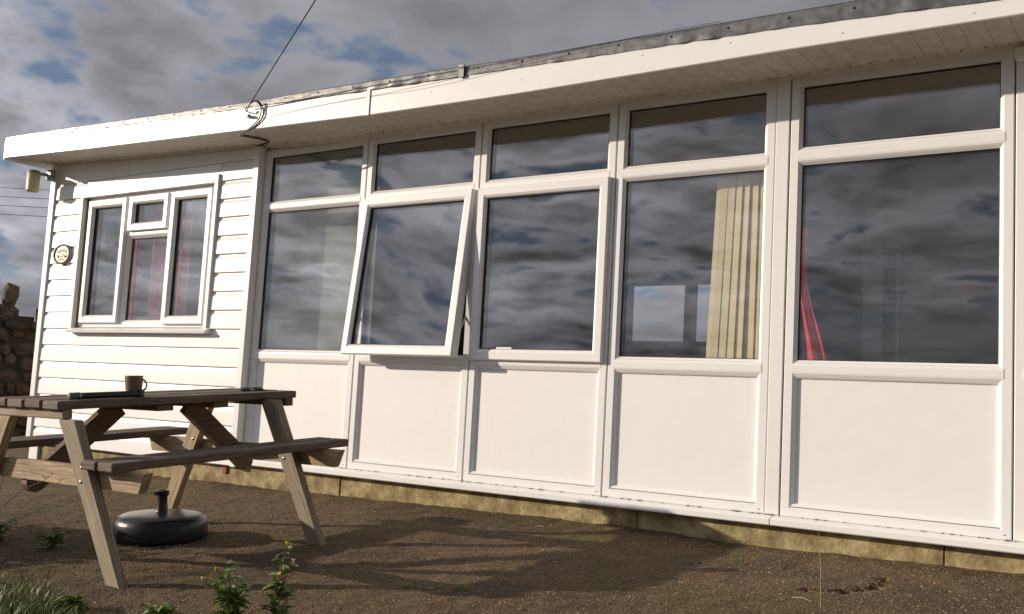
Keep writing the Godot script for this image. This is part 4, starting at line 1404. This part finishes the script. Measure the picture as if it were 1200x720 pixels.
func make_plants():
	weed(Vector3(-2.80, ground_h(-2.80, 2.40) - 0.01, 2.40), 0.25, 0.13, 9, Color(0.16, 0.24, 0.05), 2, 3, "bushy green weed with a yellow flower, the wider of two by the table")
	weed(Vector3(-2.68, ground_h(-2.68, 2.32) - 0.01, 2.32), 0.29, 0.09, 6, Color(0.15, 0.22, 0.05), 5, 9, "upright green weed with pale flower heads, the taller of two by the table")
	weed(Vector3(-4.95, ground_h(-4.95, 2.08) - 0.01, 2.08), 0.16, 0.16, 12, Color(0.12, 0.185, 0.04), 0, 12, "low leafy weed beside the picnic table leg")
	weed(Vector3(-4.55, ground_h(-4.55, 2.02) - 0.01, 2.02), 0.13, 0.12, 7, Color(0.12, 0.185, 0.04), 0, 14, "small leafy weed under the picnic table bench")
	weed(Vector3(-3.42, ground_h(-3.42, 2.62) - 0.008, 2.62), 0.07, 0.07, 6, Color(0.16, 0.24, 0.05), 0, 18, "small bright green weed between the grass and the table leg")
	weed(Vector3(-3.03, ground_h(-3.03, 2.50) - 0.008, 2.50), 0.08, 0.09, 7, Color(0.16, 0.24, 0.05), 0, 19, "small bright green weed between the grass and the flowering weeds")
	grass_patch("grass", "green grass tufts growing at the edge of the tarmac", [[-3.62, 2.74, 0.20, 0.08, 480], [-3.40, 2.76, 0.16, 0.07, 280], [-3.88, 2.66, 0.22, 0.065, 260], [-3.13, 2.62, 0.12, 0.05, 110], [-2.92, 2.50, 0.10, 0.05, 90], [-4.1, 2.5, 0.2, 0.05, 60]], 44, Color(0.10, 0.16, 0.035))
	grass_patch("moss_tuft", "small green moss and grass tuft in the shaded tarmac", [[-2.64, 1.64, 0.035, 0.018, 130], [-2.54, 1.60, 0.045, 0.016, 150], [-2.42, 1.57, 0.03, 0.02, 90], [-4.30, 1.72, 0.06, 0.02, 80]], 45, Color(0.11, 0.20, 0.035))
	# dry straws
	rng.seed = 77
	var straws := [[-1.16, 1.06, Vector3(-0.05, 0.26, -0.12), "tall thin dry straw standing in front of the sill joint"], [-1.10, 0.40, Vector3(0.10, 0.02, 0.06), "bent pale straw lying across the crack"], [-1.30, 0.96, Vector3(0.10, 0.010, 0.08), "short pale straw lying below the crack"], [-1.06, 0.60, Vector3(0.02, 0.006, 0.08), "tiny pale straw lying beside the crack"], [-2.98, 0.16, Vector3(0.055, 0.002, 0.012), "short white twig lying near the plinth under the closed sash"], [-2.02, 0.12, Vector3(0.06, 0.004, 0.01), "short white twig lying near the plinth under the cream blind"]]
	for s in straws:
		var o := Vector3(s[0], ground_h(s[0], s[1]) + 0.003, s[1])
		var d: Vector3 = s[2]
		var mb := MB.new()
		mb.tube([o, o + d * 0.5 + Vector3(0.004, 0.006, 0), o + d], [0.0012, 0.0011, 0.0006], 5)
		single("dry_straw", mb, M.straw, s[3], "straw")
	# thorny twig against the near bearer
	var mb := MB.new()
	rng.seed = 6
	var base := table_xf * Vector3(-0.10, 0.02, 0.78)
	var main := [base, table_xf * Vector3(-0.04, 0.22, 0.74), table_xf * Vector3(0.0, 0.38, 0.72), table_xf * Vector3(0.08, 0.45, 0.72)]
	mb.tube(main, [0.003, 0.0026, 0.002, 0.001], 5)
	mb.tube([main[1], table_xf * Vector3(0.12, 0.34, 0.70), table_xf * Vector3(0.26, 0.385, 0.69), table_xf * Vector3(0.33, 0.42, 0.69)], [0.0026, 0.0022, 0.0016, 0.0008], 5)
	mb.tube([main[1], table_xf * Vector3(-0.14, 0.36, 0.72), table_xf * Vector3(-0.18, 0.46, 0.70)], [0.0022, 0.0016, 0.0008], 5)
	for k in 26:
		var u := rng.randf()
		var p: Vector3 = main[2].lerp(main[3], u) if k % 3 == 0 else (table_xf * Vector3(0.12, 0.34, 0.70)).lerp(table_xf * Vector3(0.33, 0.42, 0.69), u)
		mb.tube([p, p + Vector3(rng.randf_range(-1, 1), rng.randf_range(0.0, 1), rng.randf_range(-0.5, 0.5)) * 0.018], [0.0014, 0.0004], 4)
	single("dry_twig", mb, M.twig, "thin thorny dry twig in front of the table's pale cross-beam", "twig")

func make_stone_wall():
	# rubble wall closing the view beyond the chalet's corner
	var n := Vector3(0.86, 0, 0.51).normalized()
	var along := Vector3(-n.z, 0, n.x)
	var o := Vector3(-11.6, 0.0, -1.7)
	var t := thing("stone_wall", "dark rubble stone wall with a ragged top behind the chalet", "wall", Transform3D(Basis(along, Vector3.UP, n), o))
	var top := noise(1.3, 3, 121)
	rng.seed = 91
	var mb := MB.new()
	for k in 26:
		var q := -2.6 + k * 0.2
		mb.abox(q, q + 0.2, -0.4, 1.50 + 0.22 * top.get_noise_1d((q + 0.1) * 1.4), -0.45, 0.0)
	part(t, "core", mb, M.mortar)
	var x := -2.6
	var y := -0.15
	# random rubble: courses of uneven height, broken by taller stones
	while y < 1.95:
		var rh := rng.randf_range(0.10, 0.19)
		x = -2.6 + rng.randf_range(0, 0.2)
		while x < 2.6:
			var w := rng.randf_range(0.10, 0.32)
			var lim := 1.60 + 0.24 * top.get_noise_1d(x * 1.4)
			var yy := y + rng.randf_range(-0.03, 0.03)
			if yy + rh * 0.4 < lim:
				mb = MB.new()
				var hh := rh * rng.randf_range(1.1, 1.45)
				stone(mb, Vector3.ZERO, Vector3(w * 1.18, hh, rng.randf_range(0.24, 0.36)))
				part(t, "stone", mb, M.stones[rng.randi() % 4], Transform3D(Basis(Vector3.BACK, rng.randf_range(-0.22, 0.22)) * Basis(Vector3.UP, rng.randf_range(-0.2, 0.2)), Vector3(x + w / 2, yy + rh / 2, -0.10 + rng.randf_range(-0.03, 0.04))))
			x += w * 0.93
		y += rh * 0.92
	# a pointed coping stone bedded on the top course
	mb = MB.new()
	stone(mb, Vector3.ZERO, Vector3(0.20, 0.30, 0.26))
	part(t, "stone", mb, M.stones[1], Transform3D(Basis(Vector3.BACK, 0.15), Vector3(0.08, 1.70 + 0.24 * top.get_noise_1d(0.11), -0.10)))

func stone(mb: MB, c: Vector3, s: Vector3):
	var pts := []
	var segs := 7
	var rings := [[-0.5, 0.62], [-0.28, 0.98], [0.22, 1.0], [0.5, 0.6]]
	var jit := []
	for k in segs: jit.append(rng.randf_range(0.82, 1.08))
	for r in rings:
		var q := []
		for k in segs:
			var a := TAU * k / segs + 0.35
			var ex := pow(absf(cos(a)), 0.55) * signf(cos(a)) * 0.5
			var ey := pow(absf(sin(a)), 0.55) * signf(sin(a)) * 0.5
			var f: float = r[1] * jit[k] * rng.randf_range(0.94, 1.05)
			q.append(c + Vector3(ex * s.x * f, ey * s.y * f, r[0] * s.z))
		pts.append(q)
	for i in 3:
		for k in segs:
			var l := (k + 1) % segs
			var out: Vector3 = (pts[i][k] + pts[i + 1][l]) / 2 - c
			mb.fquad(pts[i][k], pts[i][l], pts[i + 1][l], pts[i + 1][k], out)
	for e in [0, 3]:
		var mid := Vector3.ZERO
		for q in pts[e]: mid += q
		mid = mid / segs + Vector3(0, 0, s.z * (0.06 if e == 3 else -0.06))
		for k in segs:
			var a: Vector3 = pts[e][k]
			var b: Vector3 = pts[e][(k + 1) % segs]
			var nn := (a - mid).cross(b - mid).normalized()
			if nn.dot(mid - c) < 0: nn = -nn
			mb.tri(mid, a, b, nn)

func make_shrub():
	# low shrub beyond the left edge of the view, whose shade lies over the tarmac behind the table leg
	rng.seed = 55
	var at := Vector3(-5.78, ground_y(-5.78, 2.55), 2.55)
	var t := thing("low_shrub", "low dense green shrub at the edge of the tarmac", "shrub", Transform3D(Basis(), at))
	var st := MB.new()
	var fo := MB.new()
	for k in 60:
		var a := rng.randf() * TAU
		var r := 0.50 * sqrt(rng.randf())
		var tip := Vector3(cos(a) * r, rng.randf_range(0.22, 0.56) * (1.15 - r * 0.6), sin(a) * r * 1.1)
		st.tube([Vector3(tip.x * 0.15, -0.01, tip.z * 0.15), tip * Vector3(0.6, 0.55, 0.6), tip], [0.007, 0.005, 0.002], 5)
		for q in 70:
			var u := rng.randf_range(0.25, 1.05)
			var o := tip * Vector3(u, pow(u, 0.9), u) + Vector3(rng.randf_range(-1, 1), rng.randf_range(-0.7, 0.7), rng.randf_range(-1, 1)) * 0.06
			o.y = maxf(o.y, 0.01)
			var la := rng.randf() * TAU
			var b := rng.randf_range(0.6, 1.3)
			fo.tint = Color(0.10 * b, 0.155 * b, 0.035 * b)
			leaf(fo, o, Vector3(cos(la), rng.randf_range(-0.2, 0.5), sin(la)).normalized(), Vector3(rng.randf_range(-0.4, 0.4), 1, rng.randf_range(-0.4, 0.4)).normalized(), rng.randf_range(0.05, 0.085), rng.randf_range(0.03, 0.045), 0.4)
	part(t, "trunk", st, M.twig)
	part(t, "crown", fo, M.leaf)

# ------------------------------------------------------------------ scene
func _ready():
	var cam := Camera3D.new()
	cam.name = "camera"
	cam.transform = Transform3D(Basis(Vector3(0.82776, 0.05459, -0.55842), Vector3(0.00945, 0.99376, 0.11115), Vector3(0.561, -0.09728, 0.82208)).orthonormalized(), Vector3(0, 0.75, 4.88))
	cam.fov = 33.778
	cam.near = 0.05
	cam.far = 4000.0
	add_child(cam)
	cam.current = true
	var env := Environment.new()
	env.background_mode = Environment.BG_SKY
	env.sky = make_sky()
	env.tonemap_mode = Environment.TONE_MAPPER_LINEAR
	env.tonemap_exposure = 0.97
	env.background_energy_multiplier = 1.0
	env.sdfgi_enabled = true
	env.ssao_enabled = true
	env.ssil_enabled = true
	var we := WorldEnvironment.new()
	we.name = "environment"
	we.environment = env
	add_child(we)
	var sun := DirectionalLight3D.new()
	sun.name = "sun"
	sun.light_energy = 1.6
	sun.light_color = Color(1.0, 0.935, 0.85)
	sun.light_angular_distance = 0.55
	sun.shadow_enabled = true
	add_child(sun)
	sun.look_at_from_position(Vector3.ZERO, SUN.normalized(), Vector3.UP)

	make_materials()
	make_ground()
	make_house()
	make_stone_wall()
	make_fittings()
	make_table()
	make_shrub()
	make_plants()
